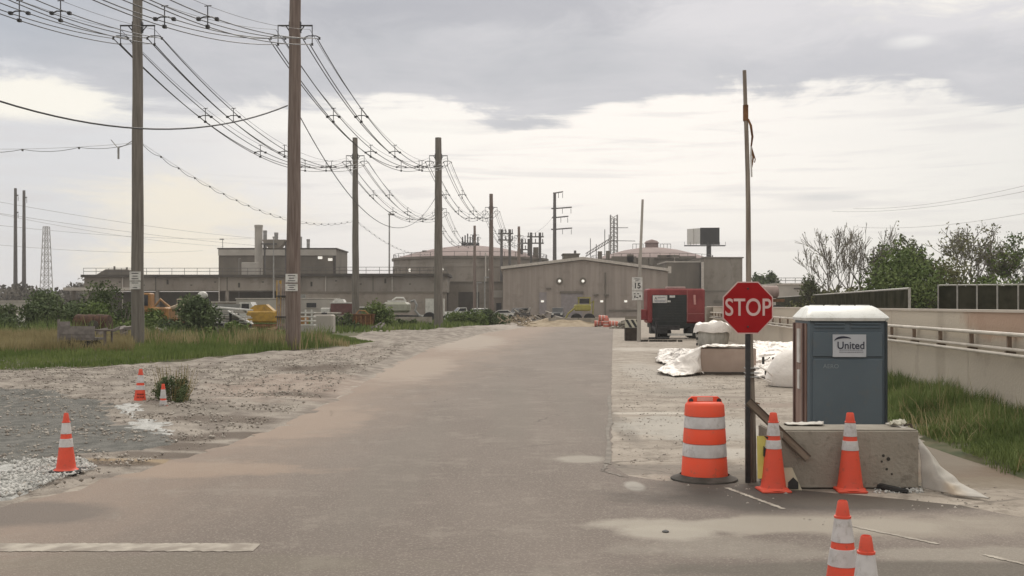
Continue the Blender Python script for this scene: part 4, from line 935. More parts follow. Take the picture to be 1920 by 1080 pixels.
# yellow machine with vertical pipes
t = thing('drill_rig', 'yellow box machine on a rusty tracked base left of the brown pole', 'machine', S(496, 78))
mb = MB(); mb.bbox((-.1, 0, 1.35), (2.1, 1.6, .85), .1); mb.prism([(-1.15, 1.78), (.75, 1.78), (.2, 2.25), (-.6, 2.2)], -.5, .5); mb.build('body', m_yel, t)
mb = MB(); mb.bbox((.25, 0, .55), (2.6, 1.7, .55), .15); mb.build('track', m_rust, t)
mb = MB()
for x in (.95, 1.18): mb.box((x, 0, 2.3), (.13, .16, 3.4))
for z in (1.2, 2.2, 3.2, 3.9): mb.box((1.06, 0, z), (.34, .12, .1))
mb.build('mast', m_yel, t)
t = thing('pipe_bundle', 'upright bundle of pinkish grey pipes against the brown pole', 'pipes', S(530, 72)); mb = MB()
for k in range(6): mb.tube([(-.35+k*.13, random.uniform(-.15, .15), 0), (-.32+k*.125, .1, random.uniform(3.6, 4.3))], .045, 6)
mb.build('pipe', mat('pinkish_pipe', (.26, .21, .19), (.33, .28, .25), 2, .7), t); mb = MB(); mb.box((0, 0, 1.4), (.9, .5, .08)); mb.box((0, 0, 2.8), (.85, .5, .08)); mb.build('strap', m_iron, t)
# sheet piles
t = thing('sheet_pile_stack', 'untidy stack of long pale sheets right of the upright bush', 'sheets', S(430, 74))
for k in range(7):
    mb = MB(); mb.box((0, 0, 0), (random.uniform(2.0, 2.7), 1.2, .09), random.uniform(-.15, .15), 0, random.uniform(-.06, .10)); mb.build('sheet', m_blite if k % 3 else m_cwhite, t, (random.uniform(-.25, .25), 0, 1.0+k*.16))
mb = MB()
for x in (-1, 0, 1): mb.box((x, 0, .5), (.16, 1.1, 1.0))
mb.build('trestle', m_iron, t)
t = thing('sloping_chute', 'white ribbed chute sloping down toward the yellow machine', 'chute', S(452, 74)); mb = MB()
mb.box((.2, -.9, 1.35), (1.9, .5, .07), 0, 0, R(28)); 
for k in range(5): mb.box((-.4+k*.32, -.9, 1.72-k*.17), (.05, .55, .16), 0, 0, R(28))
mb.build('trough', m_signw, t); mb = MB(); mb.box((-.5, -.9, .85), (.08, .4, 1.7)); mb.box((.9, -.9, .45), (.08, .4, .9)); mb.build('leg', m_iron, t)
t = thing('brush_pile', 'heap of pale grey broken slabs at the foot of the excavator', 'rubble', S(300, 66)); mb = MB()
for k in range(26): mb.box((random.gauss(0, .8), random.gauss(0, .4), random.uniform(.05, .7)), (random.uniform(.3, .8), random.uniform(.2, .5), random.uniform(.06, .16)), random.uniform(0, 3), random.uniform(-.6, .6), random.uniform(-.6, .6))
mb.build('slab', m_conc, t)
# site offices
def trailer(label, px, D, L, h, z0, m, wins, band=None):
    t = thing('site_trailer', label, 'trailer', S(px, D), 0, 'site office trailers'); mb = MB(); mb.bbox((0, 1.3, z0+h/2), (L, 2.6, h), .06); mb.build('body', m, t)
    mb = MB(); mb.box((0, 1.3, z0+h+.06), (L+.15, 2.75, .12)); mb.build('roof', m_trim, t)
    for x, w_ in wins:
        mb = MB(); mb.box((x, -.02, z0+h*.55), (w_, .05, h*.34)); f_ = mb.build('window', m_glass, t); mb = MB(); mb.box((x, -.03, z0+h*.55-h*.19), (w_+.12, .08, .07)); mb.build('sill', m_trim, f_)
    mb = MB()
    for k in range(5): mb.box((-L*.45+k*L*.22, .3, z0/2), (.25, .25, z0))
    mb.build('jack', m_iron, t)
    return t
trailer('grey office trailer with two small dark windows behind the yellow machine', 490, 118, 5.6, 2.3, .55, m_blite, [(-1.35, .45), (-.6, .6)])
trailer('pale office trailer with a dark slit window right of the brown pole', 592, 122, 4.6, 1.6, 1.3, m_blite, [(-.5, 1.1)])
trailer('low grey trailer under the slit window trailer', 588, 112, 4.8, 1.0, .3, m_bmid, [(1.4, .7)])
trailer('long pale trailer at the left edge behind the dark bushes', 8, 122, 3.8, 1.4, 1.2, m_blite, [(.9, .5)])
trailer('brown shed with pale boards left of the grey office trailer', 412, 125, 4.0, 2.0, .5, m_bmid, [(.2, .5), (1.2, .4)])
t = thing('maroon_truck', 'maroon box truck with snow white roof behind the second left pole', 'truck', S(642, 120)); mb = MB(); mb.bbox((0, 1, 1.75), (2.6, 2.4, 1.3), .05); mb.build('box', m_maroon, t)
mb = MB(); mb.box((0, 1, 2.45), (2.7, 2.5, .12)); mb.prism([(-1.2, 2.5), (.2, 2.5), (0, 2.85), (-.9, 2.9)], .2, 1.8); mb.build('roof', m_cwhite, t)
mb = MB(); mb.bbox((-1.9, 1, 1.3), (1.1, 2.2, 1.2), .1); mb.build('cab', m_cwhite, t)
for x in (-1.8, -.6, .9):
    for y in (0, 2): wheel(t, x, y, .45)
t = thing('skip_container', 'dull green waste container left of the tank truck', 'container', S(697, 118)); mb = MB(); mb.prism([(-1.7, .5), (1.7, .5), (1.9, 1.9), (-1.9, 1.9)], 0, 2.2); mb.build('tub', m_green, t)
mb = MB(); mb.box((0, 1.1, 1.97), (3.9, 2.3, .12)); mb.build('lid', m_signw, t); mb = MB(); 
for k in range(7): mb.box((-1.5+k*.5, -.06, 1.2), (.09, .1, 1.35))
mb.build('rib', m_green, t)
t = thing('tank_truck', 'cream vacuum tank truck with hoses and dark rear wheel beside the barrier end pole', 'truck', S(775, 116))
mb = MB(); mb.bbox((-1.9, 1.1, 1.95), (2.9, 2.0, 1.15), .25); mb.build('tank', m_cream, t)
mb = MB(); mb.box((-1.9, 1.1, 2.62), (2.0, .8, .18)); mb.tube([(-2.4, 1.1, 2.7), (-2.0, 1.1, 3.0), (-1.2, 1.1, 3.0), (-1.0, 1.1, 2.7)], .09, 6); mb.build('manifold', m_cwhite, t)
mb = MB(); mb.tube([(-.3, .6, 2.6), (.1, .3, 2.7), (.35, .2, 2.2), (.2, .1, 1.6), (.6, .0, 1.1), (1.1, 0, .8)], .13, 8); mb.build('hose', m_csilver, t)
mb = MB(); mb.bbox((0, 1.1, .95), (7.0, 1.0, .3), .05); mb.build('chassis', m_iron, t)
mb = MB(); mb.prism([(1.3, 1.0), (3.3, 1.0), (3.3, 2.9), (1.3, 2.9)], .1, 2.1); mb.prism([(2.2, 2.9), (3.0, 2.9), (2.9, 3.35), (2.3, 3.35)], .4, 1.8); mb.build('cab', m_cwhite, t)
mb = MB(); mb.box((2.8, .08, 2.3), (.7, .04, .6)); mb.build('window', m_glass, t); mb = MB(); mb.box((.95, .2, .9), (.45, .4, .45)); mb.build('lamp_box', m_signw, t)
wheel(t, 1.75, .0, .72, .35); wheel(t, 1.75, 2.1, .72, .35)
for x in (-2.8, -1.7): wheel(t, x, 0, .5, .35); wheel(t, x, 2.1, .5, .35)
t = thing('rusty_bin', 'rusty brown open bin half hidden in weeds at the second left pole', 'bin', S(677, 90)); mb = MB(); mb.prism([(-.9, .05), (.9, .05), (1.05, 1.35), (-1.05, 1.35)], 0, 1.2); mb.box((0, .6, 1.4), (2.2, 1.35, .1)); mb.build('tub', m_rust, t)
mb = MB()
for k in range(5): mb.box((-.8+k*.4, -.05, .75), (.07, .08, 1.1))
mb.tube([(-.5, .3, 1.4), (-.2, .3, 1.75), (.3, .3, 1.7), (.6, .3, 1.4)], .05, 5); mb.build('rib', m_ora, t)
m_rustd = mat('dark_rust', (.045, .022, .014), (.09, .045, .028), 4, .95, bump=.3); t = thing('rusty_drum', 'long rusty brown drum lying among the dark bushes', 'drum', S(174, 64)); mb = MB(); mb.lathe([(0, -1.0), (.62, -.98), (.66, -.9), (.62, -.3), (.66, -.25), (.62, .25), (.66, .3), (.62, .9), (.6, 1.0), (0, 1.02)], 24, (0, 0, 0), 'X'); mb.build('drum', m_rustd, t, (0, 0, 1.0), True)
mb = MB(); mb.lathe([(.3, -.06), (.3, .0)], 14, (0, -.62, .0), 'Y'); mb.build('hatch', m_slab, t, (.3, 0, 1.0))
t = thing('cart', 'low grey flat cart with side boards standing in the grass at left', 'cart', G(162, 668)+Vector((0, 0, .2))); m_gw = mat('grey_boards', (.17, .15, .14), (.24, .215, .20), 4, .9)
mb = MB(); mb.box((-.2, 0, .55), (1.5, 1.0, .10)); mb.box((-.2, -.5, .85), (1.5, .05, .50)); mb.box((-.2, -.535, .78), (1.5, .02, .03)); mb.box((-.93, -.02, .98), (.07, 1.0, .62)); mb.box((-.98, -.5, .9), (.08, .08, 1.0)); mb.build('bed', m_gw, t)
mb = MB(); mb.box((.75, -.1, .92), (.85, .7, .07)); mb.box((.95, -.4, .55), (.1, .07, .75)); mb.box((1.13, -.1, .55), (.07, .07, .75)); mb.box((.4, -.4, .7), (.06, .06, .5)); mb.build('table_frame', mat('brown_frame', (.11, .09, .08), (.16, .135, .12), 4, .9), t)
for x in (-.7, .25): wheel(t, x, -.45, .24, .12); wheel(t, x, .45, .24, .12)
t = thing('broken_slab_pile', 'pale pink broken concrete pieces between the cart and the near left pole', 'rubble', S(222, 54)+Vector((0, 0, .1))); mb = MB()
for k in range(16): mb.box((random.uniform(-1, 1), random.uniform(-.3, .3), random.uniform(.2, 1.0)), (random.uniform(.3, .9), random.uniform(.2, .4), random.uniform(.1, .4)), random.uniform(0, 3), random.uniform(-.4, .4), random.uniform(-.4, .4))
mb.build('slab', m_gw, t)
t = thing('marker_stub', 'tiny ochre box beside the left side of the cart', 'box', G(124, 668)+Vector((0, 0, .25))); mb = MB(); mb.bbox((0, 0, .3), (.42, .25, .24), .03); mb.build('box', mat('ochre', (.22, .16, .05), (.28, .21, .08), 4, .8), t); mb = MB(); mb.tube([(-.12, 0, 0), (-.12, 0, .2)], .02, 4); mb.tube([(.12, 0, 0), (.12, 0, .2)], .02, 4); mb.build('leg', m_iron, t)
# pallets / white crates right of brown pole
t = thing('white_crates', 'white slatted crate stack at the foot of the brown pole', 'crate', S(575, 70)); mb = MB()
for k in range(4): mb.box((0, 0, .9+k*.27), (1.1, .8, .07)); mb.box((-.45, -.38, 1.0+k*.27), (.1, .05, .2)); mb.box((.4, -.38, 1.0+k*.27), (.1, .05, .2)); mb.box((0, -.38, 1.0+k*.27), (.1, .05, .2))
mb.build('slat', m_signw, t); mb = MB(); mb.box((0, 0, .42), (1.2, .9, .84)); mb.build('box', m_blite, t)
t = thing('grey_tank', 'square grey tank among weeds right of the white crates', 'tank', S(608, 74)); mb = MB(); mb.bbox((0, 0, .9), (1.4, 1.1, 1.3), .1); mb.build('shell', m_blite, t); mb = MB(); mb.lathe([(.2, 1.55), (.2, 1.68), (0, 1.7)], 12); mb.build('cap', m_iron, t)
# barriers along the grass and at the road's end
def barrier(label, loc, L, h, rz, m, cat='barrier', grp=None):
    t = thing('concrete_barrier', label, cat, loc, rz, grp)
    prof = [(-.30, 0), (.30, 0), (.30, .08), (.17, .30), (.09, h), (-.09, h), (-.17, .30), (-.30, .08)]
    mb = MB(); k = max(1, int(L/3)); 
    for i in range(k): mb.prism(prof, -L/2+i*L/k+.03, -L/2+(i+1)*L/k-.03, 'YZ')
    mb.build('section', m, t); mb = MB()
    for i in range(k): mb.box((-L/2+(i+.5)*L/k, -.305, .06), (.5, .01, .06))
    mb.build('lifting_slot', m_slab, t); return t
barrier('pale concrete barrier row in front of the tank truck', S(757, 104), 5.6, 1.05, 0, m_conc)
barrier('concrete barrier row closing the far end of the road below the loader', S(1085, 112), 6.4, .85, 0, m_conc)
t = thing('guard_rail', 'white steel guard rail before the parked white vehicles', 'guard rail', S(868, 128)); mb = MB(); mb.box((0, 0, .85), (4.6, .06, .3)); mb.box((0, 0, 1.4), (4.6, .06, .12)); mb.build('beam', m_signw, t); mb = MB()
for k in range(6): mb.box((-2.2+k*.88, .05, .6), (.1, .1, 1.2))
mb.build('post', m_signw, t)
struct(patch('sand_heap', [S(962, 108), S(1120, 108), S(1150, 113), S(1120, 122), S(970, 122)], .35, mat('sand', (.27, .21, .14), (.37, .30, .21), 1.5, .95, world=True, bump=.5), lambda x, y, dd: np.clip(dd, 0, 3)*.17*(1+.6*fn(x, y, 1.)), 0, .5))
t = thing('brush_heap', 'tan brush and timber scraps where the grass meets the sand', 'debris', S(972, 108)); mb = MB()
for k in range(60): 
    x, z = random.gauss(0, .9), random.uniform(0, .9); mb.tube([(x, random.uniform(-.4, .4), z), (x+random.uniform(-.7, .7), random.uniform(-.4, .4), z+random.uniform(-.1, .6))], .035, 4)
mb.build('stick', m_tan, t)
# loader
t = thing('wheel_loader', 'small yellow green loader with raised arms behind the barrier at the end of the road', 'loader', S(1092, 124)); 
mb = MB(); mb.bbox((0, 0, 1.9), (1.9, 1.7, .75), .12); mb.build('body', m_ygreen, t)
mb = MB(); mb.box((.2, 0, 3.05), (1.5, 1.4, .12)); 
for x in (-.45, .85):
    for y in (-.6, .6): mb.box((x, y, 2.6), (.08, .08, .8))
mb.build('cab', m_ygreen, t); mb = MB(); mb.box((.2, 0, 2.65), (1.1, 1.1, .55)); mb.build('window', m_glass, t)
mb = MB(); mb.tube([(-.7, -.7, 2.1), (-1.7, -.7, 1.2), (-2.1, -.7, .4)], .09, 6); mb.tube([(1.0, .7, 2.4), (1.35, .7, 2.7), (1.25, .7, .9)], .09, 6); mb.build('arm', m_ygreen, t)
mb = MB(); mb.prism([(-2.5, .1), (-1.9, .1), (-1.8, .6), (-2.3, .6)], -.9, .9); mb.build('bucket', m_iron, t)
for x in (-.7, .8):
    for y in (-.8, .8): wheel(t, x, y, .62, .35)
# more clutter
def heap(name, label, cat, px, D, w_, h_, n, m, long=.8, z=.0):
    t = thing(name, label, cat, S(px, D)+Vector((0, 0, z))); mb = MB()
    for k in range(n):
        x = random.gauss(0, w_*.28); zz = random.uniform(.03, h_)*max(.2, 1-abs(x)/(w_*.6))
        mb.box((x, random.uniform(-.6, .6), zz), (random.uniform(.3, 1)*long, random.uniform(.1, .5), random.uniform(.05, .22)), random.uniform(0, 3), random.uniform(-.3, .3), random.uniform(-.5, .5))
    mb.build('piece', m, t); return t
heap('scrap_pile', 'brown scrap heap behind the orange excavator boom', 'scrap', 322, 86, 3.6, 1.5, 60, m_rust)
heap('scrap_pile', 'dark scrap heap between the upright bush and the sheet stack', 'scrap', 398, 82, 2.2, 1.6, 40, m_iron)
heap('timber_pile', 'tan timber offcuts piled at the foot of the yellow machine', 'timber', 455, 70, 2.4, .8, 45, m_tan, 1.3)
heap('scrap_pile', 'rusty scrap low in the weeds left of the brown pole', 'scrap', 512, 68, 2.0, .7, 40, m_rust)
heap('rubble_pile', 'grey rubble behind the white crates', 'rubble', 596, 84, 3.0, 1.1, 60, m_conc, .6)
heap('timber_pile', 'grey boards piled right of the rusty bin', 'timber', 712, 86, 2.0, .7, 30, m_gw, 1.2)
heap('scrap_pile', 'dark clutter in front of the left warehouse corner', 'scrap', 985, 140, 5.0, 2.0, 34, m_bdark, 2.0)
heap('scrap_pile', 'grey and white clutter below the warehouse side door', 'scrap', 1028, 136, 5.0, 1.5, 30, m_bmid, 1.8)
heap('rubble_pile', 'low tan rubble line in front of the loader', 'rubble', 1050, 115, 6.0, .7, 110, m_tan, .7)
heap('rubble_pile', 'pale rubble right of the faded drums', 'rubble', 1168, 100, 1.6, .7, 50, m_conc, .4)
t = thing('backhoe', 'tan backhoe with folded arm among the scrap right of the near left pole', 'backhoe', S(340, 92)); mb = MB(); mb.bbox((0, 0, 1.5), (1.8, 1.3, .8), .1); mb.bbox((.2, 0, 2.3), (.9, 1.1, .9), .06); mb.build('body', m_tan, t)
mb = MB(); mb.tube([(-.8, 0, 1.8), (-1.8, 0, 2.7), (-2.7, 0, 1.6)], [.16, .13, .10], 6); mb.tube([(-2.7, 0, 1.6), (-2.6, 0, .8)], .1, 6); mb.build('boom', m_ora, t); mb = MB(); mb.box((.2, -.56, 2.35), (.7, .02, .6)); mb.build('window', m_glass, t)
for x in (-.5, .8):
    for y in (-.6, .6): wheel(t, x, y, .5, .3)
t = thing('dump_truck', 'pale dump truck with raised grey bed behind the sheet stack', 'truck', S(425, 104)); mb = MB(); mb.prism([(-2.2, 1.2), (1.0, 1.2), (1.3, 2.3), (-2.5, 2.3)], 0, 2.2); mb.build('bed', m_csilver, t)
mb = MB(); mb.prism([(1.2, .7), (2.7, .7), (2.7, 1.7), (2.3, 2.5), (1.2, 2.5)], .1, 2.1); mb.build('cab', m_cwhite, t); mb = MB(); mb.box((1.8, .07, 2.05), (.7, .04, .55)); mb.build('window', m_glass, t)
mb = MB(); mb.box((0, 1.1, .9), (5.0, .9, .3)); mb.build('chassis', m_iron, t)
for x in (-1.7, -.6, 2.0): wheel(t, x, .1, .5, .35); wheel(t, x, 2.1, .5, .35)
t = thing('light_tower', 'small orange trailer with upright frame behind the brown pole', 'light tower', S(560, 84)); mb = MB(); mb.bbox((0, 0, .9), (1.4, 1.0, .9), .08); mb.build('body', m_ora, t); mb = MB(); mb.box((.1, 0, 2.0), (.1, .1, 1.8)); mb.box((.1, 0, 2.9), (.9, .1, .3)); mb.build('mast', m_csilver, t)
for y in (-.5, .5): wheel(t, 0, y, .35, .2)
# collapsed orange drums
m_orange = mat('safety_orange', (.86, .085, .028), (.80, .10, .045), 2.5, .6, bump=.08, grime=(5, (.34, .12, .07), .54, .6)); m_refl = mat('reflective_white', (.50, .48, .47), (.62, .60, .59), 6, .55, grime=(7, (.30, .27, .23), .52, .6)); m_fadeo = paint('faded_orange', (.60, .17, .12), .6, .85)
for k, (px, D, dz, rr, lb) in enumerate(((1123, 108, 0, 90, 'leftmost faded orange drum lying in the heap beyond the road end'), (1137, 107, 0, 0, 'upright faded orange drum in the middle of the far drum heap'), (1150, 107, 0, 90, 'rightmost faded orange drum lying in the far heap'), (1131, 107.5, .55, 90, 'faded orange drum lying on top of the far heap'))):
    t = thing('traffic_drum', lb, 'traffic drum', S(px, D)+Vector((0, 0, dz)), 0, 'faded drums at the road end'); mb = MB()
    f = (lambda c_: (0, 0, 0))
    prof = [(.32, 0), (.29, .3), (.29, .32), (.27, .6), (.27, .62), (.24, .9), (.0, .92)]
    if rr: mb.lathe([(r, z-.45) for r, z in prof], 16, (0, 0, .33), 'X')
    else: mb.lathe(prof, 16)
    mb.build('body', m_fadeo, t, smooth=True); mb = MB()
    for z in (.2, .5):
        if rr: mb.lathe([(.315, z-.45), (.30, z-.33)], 16, (0, 0, .33), 'X')
        else: mb.lathe([(.315, z), (.30, z+.12)], 16)
    mb.build('band', mat('dirty_band', (.5, .38, .34), (.6, .45, .4), 5, .7), t)

# ================================================================== RIGHT SIDE: WALL, FENCES
m_wall = mat('retaining_wall_concrete', (.47, .41, .335), (.56, .50, .41), .22, .9, bump=.35, bscale=14, stretch=(1, .5, .9), lo=.3, hi=.7, world=True,
    speck=(1.1, (.42, .36, .29), .60, .5),
    spots=[((UV(7.4, 20.5)).to_tuple()[:2]+(1.9,), (1.5, 2.4, .42), (.42, .25, .17), .65, .9), ((UV(7.4, 24)).to_tuple()[:2]+(1.0,), (1.5, .45, 1.6), (.40, .345, .275), .6, .8),
           ((UV(7.4, 16.5)).to_tuple()[:2]+(1.8,), (1.5, 1.2, .5), (.36, .23, .16), .5, .9), ((UV(7.4, 45)).to_tuple()[:2]+(.8,), (2.5, 2.5, 1.0), (.40, .34, .28), .5, .9)])
wt = thing('concrete_wall', 'long pinkish grey concrete wall with white pipe rails receding along the right side', 'wall', UV(7.4, 4), HEAD)
WL = 79; k = math.sqrt(1+.0935**2)
mb = MB(); n = 13
for i in range(n): a = i*WL/n; mb.box((.175, a+WL/n/2, 1.03), (.35, WL/n-.02, 2.06))
mb.box((.2, WL/2, 1.0), (.22, WL, 2.0)); mb.build('wall', m_wall, wt)
mb = MB()
for i in range(n): a = i*WL/n; mb.box((.175, a+WL/n/2, 2.085), (.41, WL/n-.012, .05))
mb.build('coping', mat('wall_top', (.50, .44, .38), (.58, .52, .45), .5, .85, world=True), wt)
m_pipe = mat('pipe_white', (.44, .40, .34), (.58, .53, .46), 1.5, .55)
for z, r, y in ((1.67, .038, -.20), (1.395, .032, -.17), (1.30, .032, -.24)):
    mb = MB(); mb.tube([(y, .5, z), (y, WL*.5, z-.003), (y, WL-.5, z)], r, 8); mb.build('pipe', m_pipe, wt, smooth=True)
m_brk = mat('bracket_brown', (.14, .10, .075), (.22, .16, .12), 5, .8)
bk = MB(); bk.box((-.11, 0, 1.50), (.07, .07, .42)); bk.box((-.06, 0, 1.67), (.16, .06, .05)); bk.box((-.08, 0, 1.33), (.22, .06, .05)); first = bk.build('bracket', m_brk, wt, (0, 1.2, 0))
for i in range(1, 38):
    c_ = first.copy(); col.objects.link(c_); c_.parent = wt; c_.location = (0, 1.2+i*2.06, 0)
mb = MB()
for i in range(7): mb.tube([(0, 9+i*6.4, .18), (-.02, 9+i*6.4, .18)], .04, 8)
mb.build('weep_hole', m_slab, wt)
# small block at the far end of the wall
t = thing('concrete_cube', 'pale square concrete block at the far end of the wall, behind the wrapped bundle', 'concrete block', S(1343, 78)); mb = MB(); mb.bbox((0, .6, 1.05), (1.45, 1.2, 2.05), .04); mb.build('block', m_conc, t); mb = MB(); mb.box((0, -.02, .9), (1.3, .04, .05)); mb.build('form_line', m_slab, t)
t = thing('tanker_trailer', 'reddish grey road tanker end showing above the wall right of the stop sign', 'trailer', S(1452, 105)+Vector((0, 0, .6))); mb = MB(); mb.lathe([(0, -2.0), (.5, -1.95), (.62, -1.8), (.62, 1.6), (.5, 1.75), (0, 1.8)], 18, (0, 0, 0), 'X'); mb.build('tank', mat('dusty_pink', (.28, .20, .18), (.34, .25, .22), 2, .6), t, (-1.4, 0, 2.9), True)
mb = MB(); mb.box((-.9, 0, 2.05), (3.6, .9, .3)); mb.build('frame', m_rust, t)
for x in (-2.4, 0.2): wheel(t, x, -.5, .8, .3); wheel(t, x, .5, .8, .3)

m_mesh = mat('dark_screen', (.035, .036, .025), (.065, .062, .045), 1.2, 1., world=True); m_mesh.node_tree.nodes['Principled BSDF'].inputs['Specular IOR Level'].default_value = 0
m_fp = mat('fence_post', (.30, .29, .26), (.40, .385, .35), 5, .5)
def fence(label, a, b_, za, zb, n, zlow=.2, r=.035):
    t = thing('screen_fence', label, 'fence', a); v = b_-a; L = v.length; ang = math.atan2(v.y, v.x); t.rotation_euler = (0, 0, ang)
    for i in range(n+1):
        x = L*i/n; z = za+(zb-za)*i/n; mb = MB(); mb.tube([(x, -.04, 0), (x, -.04, z+.03)], r, 6); mb.build('post', m_fp, t)
    mb = MB(); mb.tube([(0, -.04, za), (L, -.04, zb)], r*.8, 6); mb.build('rail', m_fp, t)
    mb = MB(); mb.prism([(0, zlow), (L, zlow), (L, zb-.04), (0, za-.04)], 0, .02); mb.build('screen', m_mesh, t)
    return t
a = S(1703, 40); b_ = S(1455, 150)
fence('dark screened fence with pale posts receding behind the portable toilet', a, b_, CH+31*40/F, CH+14*150/F, 34, r=.055)
fence('dark screened fence with pale posts at the right edge above the wall', S(1760, 43), S(2080, 38), CH+37*43/F, CH+40*38/F, 8)

# ================================================================== RIGHT SIDE: NEAR THINGS
m_blue = mat('toilet_blue_grey', (.085, .115, .138), (.10, .132, .155), .9, .5, bump=.08, grime=(2.6, (.13, .13, .12), .53, .40))
m_roofw = mat('translucent_white', (.70, .71, .68), (.78, .79, .76), 2, .45, grime=(3, (.5, .49, .44), .5, .6))
m_side = mat('toilet_side_brown', (.20, .125, .10), (.29, .20, .165), 2.5, .8, stretch=(3, 3, .5))
m_blueD = mat('toilet_dark_edge', (.018, .026, .03), (.03, .04, .045), 2, .5)
pt = thing('portable_toilet', 'blue grey portable toilet with white roof and company sign, behind the concrete block', 'portable toilet', S(1589, 15.2), HEAD)
Wd, Dp, Hh = 1.09, 1.12, 1.985
def tz(y): return z_at(y, 15.2)
mb = MB(); mb.bbox((0, Dp/2, .075), (Wd+.06, Dp+.06, .15), .02); mb.build('skid', m_blueD, pt)
mb = MB(); mb.bbox((0, Dp/2, .15+(Hh-.15)/2), (Wd, Dp, Hh-.15), .02); body = mb.build('wall', m_blue, pt)
# front: raised panels and ribs
mb = MB()
mb.bbox((0, -.012, (tz(673)+.16)/2+.02), (Wd-.12, .03, tz(673)-.2), .01); mb.build('lower_panel', m_blue, pt)
mb = MB(); mb.bbox((0, -.010, (tz(622)+tz(669))/2), (Wd-.12, .026, tz(622)-tz(669)), .01); mb.build('upper_panel', m_blue, pt)
mb = MB()
for y in (607, 613.5):
    for s in (-1, 1): mb.bbox((s*.25, -.012, tz(y)), (.42, .028, .022), .006)
mb.build('rib', m_blue, pt)
mb = MB(); mb.bbox((Wd/2-.012, -.014, Hh/2+.06), (.035, .034, Hh-.16), .006); mb.box((0, -.01, Hh-.018), (Wd-.04, .03, .03)); mb.build('edge_trim', m_blueD, pt)
# side wall: brown panel, battens and white strip
mb = MB(); mb.box((-Wd/2-.012, Dp/2+.02, Hh/2+.05), (.022, Dp-.16, Hh-.2)); mb.build('side_panel', m_side, pt)
mb = MB(); mb.box((-Wd/2-.035, .22, Hh/2+.05), (.03, .08, Hh-.2)); mb.box((-Wd/2-.035, .98, Hh/2+.05), (.03, .08, Hh-.2)); mb.build('batten', mat('batten_dark', (.10, .06, .05), (.15, .09, .075), 3, .8), pt)
mb = MB(); mb.box((-Wd/2-.032, .60, 1.60), (.022, .22, .5)); mb.box((-Wd/2-.032, .60, 1.10), (.022, .16, .28)); mb.build('white_strip', m_signw, pt)
# roof
mb = MB()
def ringp(x0, x1, y0, y1, z, c_=.06): return [(x0+c_, y0, z), (x1-c_, y0, z), (x1, y0+c_, z), (x1, y1-c_, z), (x1-c_, y1, z), (x0+c_, y1, z), (x0, y1-c_, z), (x0, y0+c_, z)]
rings = [ringp(-.57, .57, -.03, Dp+.03, Hh-.01), ringp(-.585, .585, -.045, Dp+.045, Hh+.03), ringp(-.57, .57, -.03, Dp+.03, Hh+.055), ringp(-.50, .50, .30, Dp-.2, Hh+.17), ringp(-.45, .45, .42, Dp-.32, Hh+.205)]
vs = [p for r_ in rings for p in r_]; fs = [(i*8+j, i*8+(j+1) % 8, i*8+8+(j+1) % 8, i*8+8+j) for i in range(4) for j in range(8)]+[tuple(32+j for j in range(8)), tuple(range(7, -1, -1))]
mb.add(vs, fs); rf = mb.build('roof', m_roofw, pt, smooth=True)
mb = MB()
for x in (-.33, -.11, .12, .34): mb.bbox((x, .57, Hh+.205), (.15, .28, .022), .008)
mb.build('roof_rib', m_roofw, rf)
# sign
m_signp = mat('panel_white', (.44, .46, .49), (.50, .52, .55), 3, .5)
mb = MB(); sx0, sx1 = (1560-1588)/131.6, (1621-1588)/131.6; sgx = (sx0+sx1)/2; sgz = (tz(627)+tz(669))/2
mb.box((0, 0, 0), (sx1-sx0, .012, tz(627)-tz(669))); sg = mb.build('company_sign', m_signp, pt, (sgx, -.034, sgz))
m_navy = mat('sign_navy', (.015, .018, .035), (.025, .028, .05), 5, .5); m_greyp = mat('grey_print', (.22, .23, .26), (.26, .27, .30), 5, .5)
text('United', .148, m_navy, sg, (.02, -.009, .0), sx=.95, bold=.0015)
mb = MB(); arc = []
for i in range(15):
    a = math.pi*(.97-.72*i/14); arc.append((-.075+.135*math.cos(a)+.0, .062+.058*math.sin(a)))
for i in range(14):
    (x0, z0), (x1, z1) = arc[i], arc[i+1]; w0, w1 = .004+.012*math.sin(math.pi*i/14), .004+.012*math.sin(math.pi*(i+1)/14)
    mb.prism([(x0, z0-w0), (x1, z1-w1), (x1, z1+w1), (x0, z0+w0)], -.010, -.007)
mb.build('swoosh', m_navy, sg)
mb = MB()
for z, x0, x1 in ((-.062, -.14, .17), (-.092, -.14, -.03), (-.092, -.01, .17)):
    x = x0
    while x < x1: w_ = random.uniform(.012, .03); mb.box((x+w_/2, -.008, z), (w_, .004, .013)); x += w_+.006
mb.build('small_print', m_greyp, sg)
text('AERO', .085, mat('scratch_grey', (.20, .235, .25), (.24, .275, .29), 6, .6), pt, ((1557-1588)/131.6, -.030, tz(687)), sx=1.0, depth=.001, name='faint_lettering')

